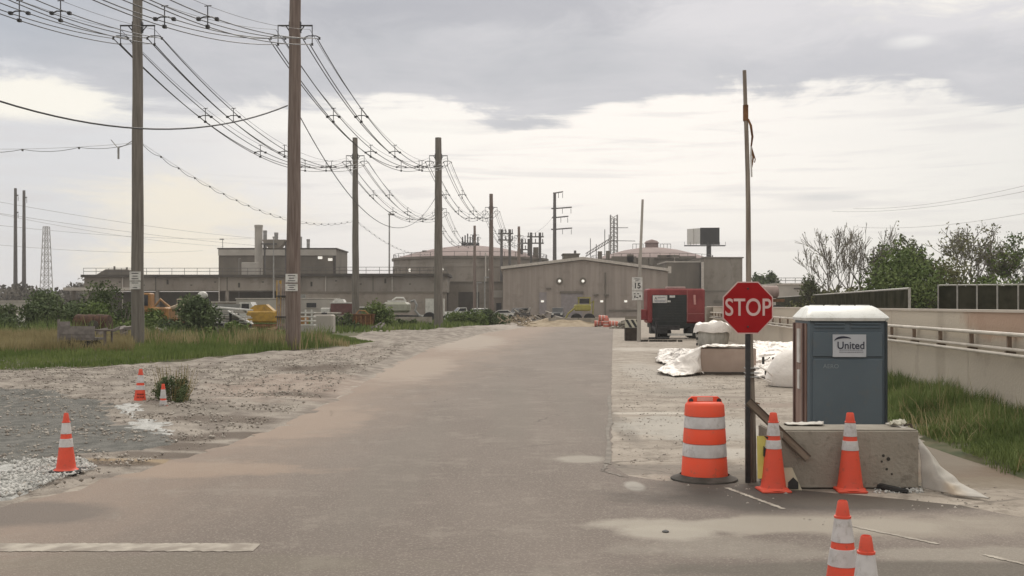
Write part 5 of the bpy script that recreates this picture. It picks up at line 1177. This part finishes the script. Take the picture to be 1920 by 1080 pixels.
# cones
m_base = mat('black_rubber', (.02, .02, .02), (.035, .034, .032), 8, .85)
m_dirtyo = mat('cone_orange', (.76, .085, .04), (.66, .085, .045), 3, .6, bump=.06, grime=(7, (.22, .08, .05), .54, .65))
def cone(label, loc, H, bands, rb=.155, rt=.03, base=.19, basemat=None, flange=True, rz=0., tilt=0, printed=0, group='traffic cones'):
    t = thing('traffic_cone', label, 'traffic cone', loc, rz, group); t.rotation_euler = (0, tilt, rz)
    mb = MB(); mb.bbox((0, 0, .0175), (base*2, base*2, .035), .012); mb.build('base', basemat or m_dirtyo, t)
    rr = lambda z: rb+(rt-rb)*(z-.035)/(H-.035)
    mb = MB(); prof = [(rr(.035)+.03, .034), (rr(.05)+.004, .052)]
    mb.lathe(prof+[(rr(H*q/12), H*q/12) for q in range(1, 12)]+[(rt, H-.01), (rt*.8, H), (rt*.75, H-.004), (rt*.7, H-.06)], 28); mb.build('body', m_dirtyo, t, smooth=True)
    for a, b_ in bands:
        za, zb = H*(1-a), H*(1-b_); mb = MB(); mb.lathe([(rr(zb)+.001, zb), (rr(zb)+.0045, zb+.003), (rr(za)+.0045, za-.003), (rr(za)+.001, za)], 28); mb.build('collar', m_refl, t, smooth=True)
    zt = H*(1-bands[0][0]); mb = MB(); mb.lathe([(rr(zt)+.007, zt-.002), (rr(zt)+.007, zt+.012), (rr(zt)+.002, zt+.014)], 24); mb.build('ridge', m_dirtyo, t, smooth=True)
    if printed:
        mb = MB()
        for z in (.20, .26):
            for k in range(5): a = -math.pi/2+(k-2)*.28; rq = rr(z)+.003; mb.box((rq*math.cos(a), rq*math.sin(a), z), (.022, .006, .035), a+math.pi/2)
        mb.build('stencil', mat('dark_red_print', (.22, .03, .02), (.28, .04, .03), 5, .6), t)
    return t
cone('nearest left cone on black base at the edge of the white gravel', S(124, 13.75)+Vector((0, 0, .045)), .765, [(.16, .35), (.43, .57)], .125, .028, .19, m_base, rz=.1)
cone('faded cone with printed lower part, left of the weed clump', S(262, 22.9)+Vector((0, 0, .03)), .80, [(.16, .37), (.44, .56)], .14, .035, .19, m_fadeo, rz=.4, printed=1, tilt=R(1.5))
cone('small mostly white cone inside the weed clump', S(306, 22.2)+Vector((0, 0, .06)), .50, [(.22, .60), (.68, .92)], .075, .03, .10, m_base, rz=.2)
cone('tall cone between the stop sign post and the concrete block', S(1450, 12.6), .93, [(.125, .29), (.345, .455)], .150, .042, .175, m_dirtyo, rz=.05)
cone('tall cone in front of the middle of the concrete block', S(1594, 12.6), .93, [(.125, .30), (.355, .475)], .150, .042, .17, m_dirtyo, rz=-.08)
cone('nearest tall cone at the bottom edge with two white bands in view', S(1580, 7.4), .845, [(.14, .335), (.39, .53)], .150, .034, .18, m_dirtyo, rz=.3)
cone('short cone cut off by the bottom edge, right of the nearest tall cone', S(1624, 6.67), .76, [(.145, .48), (.56, .70)], .13, .034, .18, m_dirtyo, rz=0)

# channelizer drum
t = thing('traffic_drum', 'orange and white striped traffic drum with handle left of the stop sign', 'traffic drum', S(1321, 13.45))
mb = MB(); mb.lathe([(.40, 0), (.42, .01), (.415, .025), (.35, .045), (.31, .07), (.31, .02)], 36); mb.v = [(x*(1+.05*mnoise.noise(Vector((x*3, y*3, 0)))), y*(1+.05*mnoise.noise(Vector((x*3, y*3, 5)))), z) for x, y, z in mb.v]; mb.build('base', mat('dusty_rubber', (.045, .042, .036), (.10, .09, .078), 4, .9), t, smooth=True)
def dr(z): return .288-.048*z/.95
seg = [(.03, .30, 0), (.30, .465, 1), (.465, .655, 0), (.655, .805, 1), (.805, .955, 0)]
mb = MB(); wb = MB()
prof = []
for z0, z1, wht in seg:
    (wb if wht else mb).lathe([(dr(z0)-.004, z0), (dr(z0)+.006, z0+.008), (dr(z1)+.004, z1-.012), (dr(z1)-.004, z1)], 40)
mb.lathe([(dr(.9), .94), (dr(.95)-.01, .965), (.20, .985), (.0, .99)], 40)
mb.build('body', m_orange, t, smooth=True); wb.build('reflective_band', m_refl, t, smooth=True)
mb = MB(); mb.prism([(-.215, .97), (.215, .97), (.205, 1.015), (.16, 1.05), (-.16, 1.05), (-.205, 1.015)], -.03, .03)
mb.v = mb.v; mb.build('handle_web', m_orange, t); 
mb = MB(); mb.bbox((0, -.034, 1.015), (.20, .012, .05), .004); mb.build('handle_slot', mat('slot_pale', (.55, .35, .28), (.65, .45, .38), 4, .6), t)
for s in (-1, 1): mb = MB(); mb.lathe([(.028, -.005), (.028, .005)], 10, (s*.175, -.034, 1.0), 'Y'); mb.build('bolt', m_iron, t)

# stop sign and tall pole
m_stop = mat('sign_red', (.30, .010, .013), (.36, .014, .017), 2.5, .65, grime=(9, (.18, .02, .02), .56, .5)); m_stop.node_tree.nodes['Principled BSDF'].inputs['Specular IOR Level'].default_value = .15; m_signwh = mat('stop_white', (.60, .42, .40), (.66, .48, .45), 5, .45)
st = thing('stop_sign', 'red octagonal stop sign on a black square post', 'stop sign', S(1402, 13.2))
mb = MB(); mb.box((.0, 0, 1.22), (.055, .055, 2.44)); post = mb.build('post', m_iron, st)
mb = MB()
for k in range(46): mb.lathe([(.011, -.028), (.011, -.0265)], 6, (0, 0, .1+k*.052), 'Y')
mb.build('post_hole', m_blk, post)
R8 = .62/2/math.cos(math.pi/8)
def octo(r): return [(r*math.cos(math.pi/8+k*math.pi/4), r*math.sin(math.pi/8+k*math.pi/4)*1.04) for k in range(8)]
zc = CH-(577-572)*13.2/F; cx = (1401-1402)*13.2/F
mb = MB(); mb.prism(octo(R8), -.003, .003); pl = mb.build('sign_plate', m_signwh, st, (cx, -.036, zc))
mb = MB(); mb.prism(octo(R8*.955), -.0065, -.0035); mb.build('red_field', m_stop, pl)
text('STOP', .30, m_signwh, pl, (0, -.009, -.005), sx=.80, bold=.003, depth=.0015)
for z in (.235, -.235): mb = MB(); mb.lathe([(0, -.016), (.011, -.014), (.013, -.006)], 10, (0, 0, z), 'Y'); mb.build('bolt', m_blk, pl)
m_wpole = mat('weathered_grey_wood', (.17, .14, .115), (.30, .26, .215), 3, .85, stretch=(8, 8, .5), bump=.3)
t = thing('tall_pole', 'tall thin weathered pole strapped behind the stop sign post, frayed rope near its top', 'pole', S(1412, 13.28))
xt = (1397-1412)*13.28/F; H = z_at(132, 13.28)
mb = MB(); n = 12; mb.tube([(xt*k/n+.008*math.sin(k*.9), 0, H*k/n) for k in range(n+1)], [.044-.020*k/n for k in range(n+1)], 10); mb.build('shaft', m_wpole, t, smooth=True)
mb = MB(); z = z_at(212, 13.28); 
mb.tube([(xt*.92, 0, z-.10), (xt*.93, 0, z+.10)], .034, 8); mb.build('rust_band', m_rust, t)
mb = MB(); pts = [(xt*.9+.02, -.03, z-.08), (xt*.9+.055, -.03, z-.16), (xt*.9+.075, -.03, z-.30), (xt*.9+.06, -.03, z-.42), (xt*.9+.085, -.03, z-.55), (xt*.9+.07, -.03, z-.68)]
mb.tube(pts, [.013, .016, .014, .010, .013, .005], 6); mb.tube([pts[3], (xt*.9+.11, -.03, z-.58), (xt*.9+.10, -.03, z-.62)], .007, 5); mb.build('frayed_rope', m_rust, t)
mb = MB(); mb.tube([pts[3], (xt*.9+.055, -.035, z-.55), (xt*.9+.065, -.035, z-.80)], .011, 5); mb.build('rag', m_signw, t)
for zz_ in (1.42, 1.36, 1.31, .97, .92): mb = MB(); mb.box((-.03, -.045, zz_), (.17, .11, .012)); mb.build('strap', m_galv, t)
mb = MB(); mb.box((.005, -.05, .95), (.10, .05, .10), 0, 0, .3); mb.build('clamp', m_rust, t)
# brace of two boards
m_board = mat('old_board', (.15, .115, .085), (.25, .20, .15), 3, .85, bump=.3, stretch=(1, 6, 6)); m_boardd = mat('board_edge_dark', (.06, .045, .032), (.10, .075, .055), 3, .9)
a, b_ = P(1404, 752, 12.95), P(1516, 860, 12.64); v = b_-a; L = v.length; mid = (a+b_)/2
t = thing('timber_brace', 'sloping old timber brace from the sign post down across the block face', 'timber', (mid.x, mid.y, 0)); ang = math.atan2(-v.z, math.hypot(v.x, v.y)); rz_ = math.atan2(v.y, v.x)
mb = MB(); mb.box((0, 0, 0), (L, .04, .09)); q = mb.build('board', m_board, t, (0, 0, mid.z)); q.rotation_euler = (0, ang, rz_)
mb = MB(); mb.box((0, -.022, .043), (L*1.0, .012, .016)); mb.box((0, -.022, -.043), (L, .012, .018)); e = mb.build('board_edge', m_boardd, q)
# concrete block
m_block = mat('block_concrete', (.285, .255, .21), (.345, .31, .26), 1.6, .92, grime=(2.2, (.15, .125, .10), .52, .5), bump=.5, bscale=26, speck=(7, (.17, .15, .125), .60, .4), detail=8)
m_blocktop = m_conc
x0, x1 = x_at(1444, 12.75), x_at(1722, 12.75)
t = thing('concrete_block', 'large cast concrete block in front of the portable toilet, behind two cones', 'concrete block', ((x0+x1)/2, 12.75, 0)); w_ = x1-x0
mb = MB(); prof = [(0, .02), (0, .685), (.02, .70), (.585, .70), (.60, .68), (.60, .02)]; mb.prism(prof, -w_/2, w_/2, 'YZ'); mb.build('block', m_block, t)
mb = MB(); mb.box((0, .30, .7045), (w_-.03, .57, .007)); mb.build('pale_top', m_blocktop, t)
mb = MB(); 
for x, z, r in ((w_/2-.42, .40, .018), (w_/2-.36, .36, .024), (w_/2-.44, .33, .014), (w_/2-.38, .24, .016), (w_/2-.32, .18, .014)): mb.lathe([(r, -.004), (r*.6, -.005), (0, -.005)], 9, (x, 0, z), 'Y')
mb.build('pit', m_slab, t)
# yellow and black plate
m_yelp = mat('hazard_yellow', (.58, .50, .11), (.66, .58, .16), 4, .5)
t = thing('hazard_plate', 'yellow and black striped plate leaning on the left end of the block behind the cone', 'sign', (x_at(1432, 12.66), 12.62, 0)); t.rotation_euler = (0, R(0), 0)
mb = MB(); mb.box((.02, 0, .40), (.21, .015, .50), 0, R(-5)); pl2 = mb.build('plate', m_yelp, t)
mb = MB()
for k in range(-2, 4):
    c0 = -.30+k*.26
    poly = [(-.02, c0+.26), (-.02, c0+.38), (.134, c0+.20), (.134, c0+.08)]
    poly = [(x, min(.66, max(.06, z+.2))) for x, z in poly]
    if len({round(z, 3) for _, z in poly}) > 1: mb.prism(poly, -.028, -.012)
mb.v = [(x, y-(z-.36)*math.tan(R(-5))*-1, z) for x, y, z in mb.v]; mb.build('stripe', m_blk, t)
t = thing('second_hazard_panel', 'small dark cream panel piece at the foot of the tall cone beside the block', 'panel', (x_at(1484, 12.6), 12.64, 0)); mb = MB(); mb.prism([(-.10, .0), (.14, .0), (.02, .27), (-.10, .27)], 0, .02); mb.build('panel', mat('cream_panel', (.5, .45, .33), (.58, .53, .4), 5, .6), t); mb = MB(); mb.prism([(-.03, .02), (.09, .02), (.09, .10), (.03, .16), (-.03, .10)], -.01, -.002); mb.build('dark_opening', m_blk, t)
# tarps
def tarp(name, label, pts4, nx, ny, amp, m, freq=4., lift=None, cat='tarp', thick=.012):
    """crumpled plastic sheet through a grid of control rows"""
    rows = [[Vector(p) for p in r_] for r_ in pts4]; V = []; 
    def samp(r_, u):
        q = u*(len(r_)-1); i = min(int(q), len(r_)-2); return r_[i].lerp(r_[i+1], q-i)
    for j in range(ny+1):
        vv = j/ny*(len(rows)-1); jr = min(int(vv), len(rows)-2); fv = vv-jr
        for i in range(nx+1):
            u = i/nx; p = samp(rows[jr], u).lerp(samp(rows[jr+1], u), fv)
            q = Vector((p.x*freq, p.y*freq, p.z*freq)); rd = 1-abs(mnoise.noise(q))*2.; rd2 = 1-abs(mnoise.noise(q*2.3+Vector((5, 3, 1))))*2
            o = amp*(rd*.7+rd2*.4); V.append((p.x+amp*mnoise.noise(q+Vector((9, 0, 0)))*1.2, p.y+amp*mnoise.noise(q+Vector((0, 9, 0)))-o*.5, max(.012, p.z+o*.6)))
    idx = np.arange((nx+1)*(ny+1)).reshape(ny+1, nx+1); Fq = np.stack([idx[:-1, :-1].ravel(), idx[:-1, 1:].ravel(), idx[1:, 1:].ravel(), idx[1:, :-1].ravel()], 1)
    o = npmesh(name, V, Fq, m, smooth=True, label=label, category=cat)
    md = o.modifiers.new('thickness', 'SOLIDIFY'); md.thickness = thick; return o
m_tarp = mat('white_plastic', (.70, .65, .60), (.84, .79, .74), 1.4, .45, bump=1.0, bscale=7, world=True)
m_tarpd = mat('dusty_plastic', (.38, .355, .32), (.50, .47, .42), 1.3, .6, bump=.3, bscale=6, world=True, spots=[((x_at(1770, 12.3), 12.1, .15), (.25, .3, .2), (.45, .34, .22), .7, .8)])
BE = x1
tarp('plastic_sheet', 'dusty translucent sheet draped from the right end of the block to the ground',
     [[(BE-.20, 13.3, .71), (BE-.06, 13.25, .73), (BE+.03, 13.2, .71)], [(BE-.14, 13.0, .72), (BE+.02, 12.95, .66), (BE+.12, 13.0, .50)], [(BE+.015, 12.8, .55), (BE+.10, 12.65, .40), (BE+.24, 12.7, .26)],
      [(BE+.015, 12.7, .25), (BE+.16, 12.4, .14), (BE+.36, 12.3, .10)], [(BE+.02, 12.65, .02), (BE+.22, 12.15, .02), (BE+.50, 11.95, .02)]], 34, 46, .022, m_tarpd, 5)
t = thing('crumpled_bag', 'small pale crumpled bag on the top right corner of the block', 'bag', (BE-.13, 13.1, .72)); mb = MB()
for k, (r_, x, z) in enumerate(((.07, 0, .03), (.05, .06, .05), (.04, -.06, .03))): mb.lathe([(0, z-r_*.6), (r_*.9, z-r_*.3), (r_, z), (r_*.6, z+r_*.5), (0, z+r_*.6)], 10, (x, 0, 0))
mb.v = [(x+.02*mnoise.noise(Vector((x*30, y*30, z*30))), y+.02*mnoise.noise(Vector((x*30+5, y*30, z*30))), z+.03*mnoise.noise(Vector((x*30, y*30+4, z*30)))) for x, y, z in mb.v]; mb.build('bag', mat('cream_cloth', (.52, .50, .40), (.62, .60, .5), 8, .7), t)
mb = MB(); mb.tube([(.08, 0, .0), (.16, -.02, .02), (.19, -.1, -.12), (.24, -.3, -.35)], .016, 6); mb.build('strap', m_boardd, t)
tarp('plastic_sheet', 'white crumpled sheet lying on the rear edge of the block before the toilet', [[(x_at(1470, 13.3), 13.38, .60), (x_at(1545, 13.3), 13.38, .60)], [(x_at(1470, 13.3), 13.3, .725), (x_at(1545, 13.3), 13.3, .74)], [(x_at(1475, 13.2), 13.15, .715), (x_at(1540, 13.2), 13.12, .72)]], 24, 10, .02, m_tarpd, 9, thick=.006)
t = thing('black_hose', 'short black rubber strip on the ground before the block', 'hose', G(1640, 915)); mb = MB(); mb.tube([(0, 0, .03), (.05, -.12, .035), (.14, -.28, .03), (.26, -.38, .025)], [.03, .04, .04, .025], 7); mb.build('strip', m_base, t, smooth=True)
t = thing('road_pebble', 'single dark lump on the pale dust patch in the foreground', 'stone', G(1248, 999)); mb = MB(); mb.lathe([(.0, 0), (.03, .003), (.035, .018), (.0, .032)], 8); mb.build('stone', m_blk, t)
# group behind: block under sheet
D = 33.6; x0, x1 = x_at(1312, D), x_at(1418, D)
t = thing('concrete_block', 'pinkish concrete block under a white sheet, further back left of the stop sign post', 'concrete block', ((x0+x1)/2, D, 0)); w_ = x1-x0
mb = MB(); mb.bbox((0, .45, .42), (w_, .9, .82), .02); mb.build('block', mat('pink_block', (.36, .275, .225), (.43, .335, .28), 1.2, .9), t); mb = MB(); mb.box((0, -.005, .06), (w_*.96, .012, .06)); mb.build('skid_line', m_slab, t)
tarp('white_tarp', 'white tarp over the top and left end of the rear block, spilling onto the ground', [[(x0-.95, D-1.3, .02), (x0-.5, D-.9, .04), (x0-.12, D-.35, .05), (x0-.02, D-.05, .05)], [(x0-1.3, D+.1, .10), (x0-.8, D+.3, .30), (x0-.06, D+.0, .80), (x0+.02, D-.03, .87)], [(x0-1.2, D+1.2, .05), (x0-.5, D+1.0, .5), (x0+.2, D+.5, .89), (x1, D-.03, .87)], [(x0-.8, D+1.8, .05), (x0, D+1.2, .5), (x0+.6, D+1.0, .9), (x1+.1, D+.95, .88)]], 110, 80, .09, m_tarp, 3.2)
tarp('white_tarp', 'crumpled white sheeting heaped on the ground left of the rear block', [[(x_at(1224, 42), 41, .02), (x_at(1262, 37), 36.5, .02), (x_at(1312, 34), 33.2, .02)], [(x_at(1236, 46), 46, .22), (x_at(1272, 42), 42, .40), (x_at(1318, 38), 38, .45)], [(x_at(1262, 52), 52, .02), (x_at(1300, 50), 50, .05), (x_at(1340, 46), 46, .05)]], 130, 100, .17, m_tarp, 2.4)
tarp('white_tarp', 'white sheeting on the ground right of the stop sign post', [[(x_at(1405, 33), 32.4, .02), (x_at(1445, 31), 31, .02), (x_at(1500, 29), 28.5, .02)], [(x_at(1408, 36), 36, .55), (x_at(1450, 35), 35, .55), (x_at(1510, 34), 34, .6)], [(x_at(1412, 40), 40, .8), (x_at(1470, 40), 40, .75), (x_at(1530, 40), 40, .8)], [(x_at(1420, 46), 46, .1), (x_at(1480, 46), 46, .1), (x_at(1540, 46), 46, .1)]], 130, 100, .15, m_tarp, 2.4)
# big bag behind the toilet
t = thing('bulk_bag', 'large smooth white bulk bag slumped left of the portable toilet', 'bag', S(1503, 29)); mb = MB()
mb.lathe([(.0, .0), (.78, .02), (.86, .2), (.78, .5), (.58, .8), (.32, 1.02), (.12, 1.12), (.0, 1.13)], 30); mb.v = [(x*1.15+.06*mnoise.noise(Vector((x*2, y*2, z*2))), y+.06*mnoise.noise(Vector((x*2+7, y*2, z*2))), z) for x, y, z in mb.v]; mb.build('bag', m_tarp, t, smooth=True)
mb = MB(); mb.tube([(-.88, -.3, .3), (-1.05, -.3, .45), (-1.2, -.2, .55)], .02, 5); mb.tube([(-.9, -.4, .12), (-1.1, -.3, .2), (-1.3, -.3, .3)], .02, 5); mb.build('strap', m_tarp, t)
for k, (px, y) in enumerate(((1431, 676), (1436, 699), (1450, 672))): 
    p = P(px, y, 30.8); t = thing('black_clip', ('upper black clip at the left tip of the bulk bag', 'lower black clip at the left tip of the bulk bag', 'small black tie between the two clips and the bulk bag')[k], 'clip', p, 0, 'black clips on the white sheeting'); mb = MB(); mb.bbox((0, 0, 0), (.07, .06, (.22, .14, .07)[k]), .015); mb.tube([(0, 0, 0), (.12, 0, .03), (.2, 0, .1)], .012, 5); mb.build('clip', m_blk, t)
# wrapped round bundle
t = thing('wrapped_bundle', 'round bundle wrapped in grey netting with a draped white cloth top', 'bundle', S(1336, 56)); mb = MB()
mb.lathe([(.0, .0), (.70, .0), (.82, .25), (.88, .6), (.86, .95), (.0, 1.0)], 28); mb.build('body', mat('grey_netting', (.36, .345, .31), (.50, .48, .44), 5, .85, stretch=(1, 1, .3)), t, smooth=True)
mb = MB(); mb.lathe([(.90, .92), (1.0, .78), (.97, 1.0), (.90, 1.18), (.74, 1.24), (.45, 1.27), (.2, 1.31), (0, 1.32)], 48); mb.v = [(x+.05*mnoise.noise(Vector((x*3, y*3, z*4))), y+.05*mnoise.noise(Vector((x*3+7, y*3, z*4))), z+.20*mnoise.noise(Vector((x*2.2, y*2.2, 3)))) for x, y, z in mb.v]; mb.build('cloth_top', m_tarp, t, smooth=True)
mb = MB()
for z in (.15, .45, .75): mb.box((-.86, -.25, z), (.08, .08, .14))
mb.build('strap', m_blk, t)
# speed sign
t = thing('speed_sign', 'tall thin pole carrying two small white signs left of the red compressor', 'speed sign', S(1198, 64)); D = 64; s = D/F
mb = MB(); mb.tube([(0, 0, 0), (.02, 0, z_at(535, D)), ((1205-1198)*s, 0, z_at(374, D))], [.13, .10, .07], 8); mb.build('pole', m_blite, t)
for (y0, y1, lines) in ((520, 545, [('SPEED LIMIT', .07, .30), ('15', .42, -.05)]), (546, 563, [('MPH', .20, .0)])):
    zc_ = (z_at(y0, D)+z_at(y1, D))/2; h_ = z_at(y0, D)-z_at(y1, D); mb = MB(); mb.bbox((0, 0, 0), (.62, .02, h_), .008); pl3 = mb.build('sign_plate', m_signw, t, (-.12, -.14, zc_))
    if y0 == 520:
        text('SPEED', .14, m_blk, pl3, (0, -.014, .30), sx=.9); text('LIMIT', .12, m_blk, pl3, (0, -.014, .19), sx=.9); text('15', .46, m_blk, pl3, (0, -.014, -.12), sx=.95, bold=.012)
    else:
        mb = MB(); 
        for (x, z, w2, h2) in ((-.15, .12, .10, .05), (0.05, .12, .12, .05), (-.14, -.06, .08, .14), (.0, -.10, .12, .06), (.17, -.03, .09, .12)): mb.box((x, -.012, z), (w2, .006, h2))
        mb.build('print', m_blk, pl3)
# dark box with striped panel
t = thing('hazard_marker', 'dark brown box with black and white striped board at the speed sign foot', 'marker', S(1184, 66)); mb = MB(); mb.bbox((0, 0, .40), (.82, .6, .80), .03); mb.build('box', mat('dark_brown_box', (.03, .022, .015), (.05, .038, .028), 3, .8), t)
mb = MB(); mb.box((0, -.2, 1.06), (.84, .05, .50)); bd = mb.build('board', mat('cream_board', (.50, .48, .38), (.58, .56, .46), 5, .6), t); mb = MB()
for k in range(3): x = -.42+k*.33; mb.prism([(x, 1.30), (x+.17, 1.30), (min(.42, x+.45), .82), (min(.42, x+.28), .82)], -.235, -.226)
mb.build('stripe', m_blk, bd); mb = MB(); mb.box((0, -.1, 1.42), (.8, .05, .18)); 
mb.build('top_bar', m_bmid, t); mb = MB(); mb.box((-.36, -.05, 1.05), (.06, .06, .9)); mb.box((.36, -.05, 1.05), (.06, .06, .9)); mb.build('post', m_bmid, t)
# red compressor
m_cred = mat('compressor_red', (.19, .022, .024), (.25, .038, .036), 1.2, .5, bump=.05); m_grille = mat('dark_grille', (.012, .016, .015), (.02, .025, .023), 2, .6)
D = 70; t = thing('red_compressor', 'large red trailer mounted compressor with dark front grille beside the speed sign', 'compressor', S(1262, D)); s = D/F
X2 = lambda px: (px-1262)*s
zb, zt = z_at(606, D), z_at(541, D)
mb = MB(); mb.bbox(((X2(1214)+X2(1322))/2, 1.0, (zb+zt)/2), (X2(1322)-X2(1214), 2.0, zt-zb), .10); mb.build('body', m_cred, t)
mb = MB(); mb.box((X2(1255), -.04, (z_at(553, D)+z_at(616, D))/2), (X2(1286)-X2(1222), .12, z_at(553, D)-z_at(616, D))); gr_ = mb.build('front_grille', m_grille, t)
mb = MB()
for k in range(16): mb.box((X2(1258), -.11, z_at(558+k*3, D)), (X2(1284)-X2(1236), .02, .025))
mb.build('louvre', m_cdark, gr_)
mb = MB(); mb.bbox((0, 0, 0), (X2(1250)-X2(1223), .03, z_at(554, D)-z_at(568, D)), .01); lb_ = mb.build('notice', m_signw, t, (X2(1237), -.13, z_at(561, D)))
text('A', .26, m_blk, lb_, (-.28, -.02, .05)); 
mb = MB(); mb.box((.1, -.018, .1), (.5, .004, .05)); mb.box((0, -.018, -.08), (.75, .004, .04)); mb.box((0, -.018, -.16), (.7, .004, .04)); mb.build('print', m_greyp, lb_)
mb = MB(); mb.box((X2(1260), -.12, z_at(556, D)), (.35, .03, .14)); mb.box((X2(1254), -.12, z_at(565, D)), (.2, .03, .12)); mb.build('small_label', m_signw, t)
mb = MB(); mb.bbox((X2(1270), .9, zt+.06), (1.2, 1.0, .14), .03); mb.build('roof_hatch', mat('pinkish_metal', (.36, .25, .23), (.44, .32, .29), 4, .5), t)
mb = MB(); mb.prism([(X2(1300), z_at(553, D)), (X2(1304), z_at(553, D)), (X2(1305), z_at(571, D)), (X2(1301), z_at(571, D))], -.02, -.008); mb.build('pale_mark', mat('pink_mark', (.5, .25, .22), (.58, .3, .27), 4, .6), t)
mb = MB(); mb.box((X2(1288.5), -.02, (zb+zt)/2), (.06, .05, zt-zb-.25)); mb.box((X2(1305), -.015, z_at(588, D)), (1.05, .03, .05)); mb.build('door_seam', mat('seam_pink', (.30, .10, .09), (.36, .13, .12), 4, .6), t)
mb = MB(); mb.bbox((X2(1268), 1.0, .88), (X2(1318)-X2(1222), 1.7, .32), .04); mb.box((X2(1250), -.25, .72), (1.6, .3, .3)); mb.build('chassis', m_iron, t)
mb = MB(); mb.tube([(X2(1225), .2, .9), (X2(1222), -.9, .7), (X2(1226), -1.3, .5)], .10, 6); mb.tube([(X2(1226), -1.3, .05), (X2(1226), -1.3, 1.25)], .09, 8); mb.box((X2(1226), -1.3, 1.3), (.5, .25, .12)); mb.box((X2(1232), -.5, .55), (1.1, .8, .4)); mb.tube([(X2(1212), -1.2, .05), (X2(1250), -1.2, .08)], .08, 6); mb.build('drawbar', m_iron, t)
for x in (X2(1303), ): wheel(t, x, .1, .45, .3); wheel(t, x, 1.9, .45, .3)
wheel(t, X2(1247), .0, .40, .3); wheel(t, X2(1247), 1.9, .40, .3)
mb = MB(); mb.box((X2(1272), -.6, .28), (1.6, .1, .14)); mb.build('white_beam', m_signw, t)
mb = MB(); mb.bbox((X2(1207), .5, z_at(590, D)), (.5, .8, .7), .05); mb.build('side_tank', m_cred, t)
t = thing('timber_blocks', 'line of dark and pale blocks on the ground in front of the compressor', 'blocks', S(1232, 64)); mb = MB()
for k in range(9): mb.box((-.9+k*.28, random.uniform(-.3, .3), .06), (.2, .2, .12), random.uniform(0, 1))
mb.build('block', m_slab, t)
# thin air
hz = MB(); hz.box((0, 245, 24), (1400, 700, 50)); ho = hz.build('haze', None); ho.data.materials.clear()
hm = bpy.data.materials.new('haze'); hm.use_nodes = True; hn = hm.node_tree; hn.nodes.clear(); pv = hn.nodes.new('ShaderNodeVolumePrincipled'); ou = hn.nodes.new('ShaderNodeOutputMaterial')
pv.inputs['Color'].default_value = (.93, .92, .92, 1); pv.inputs['Density'].default_value = .00035; pv.inputs['Anisotropy'].default_value = .2
hn.links.new(pv.outputs[0], ou.inputs['Volume']); ho.data.materials.append(hm); ho['kind'] = 'stuff'
print('OBJECTS', len(bpy.data.objects), 'top', sum(1 for o in bpy.data.objects if not o.parent))
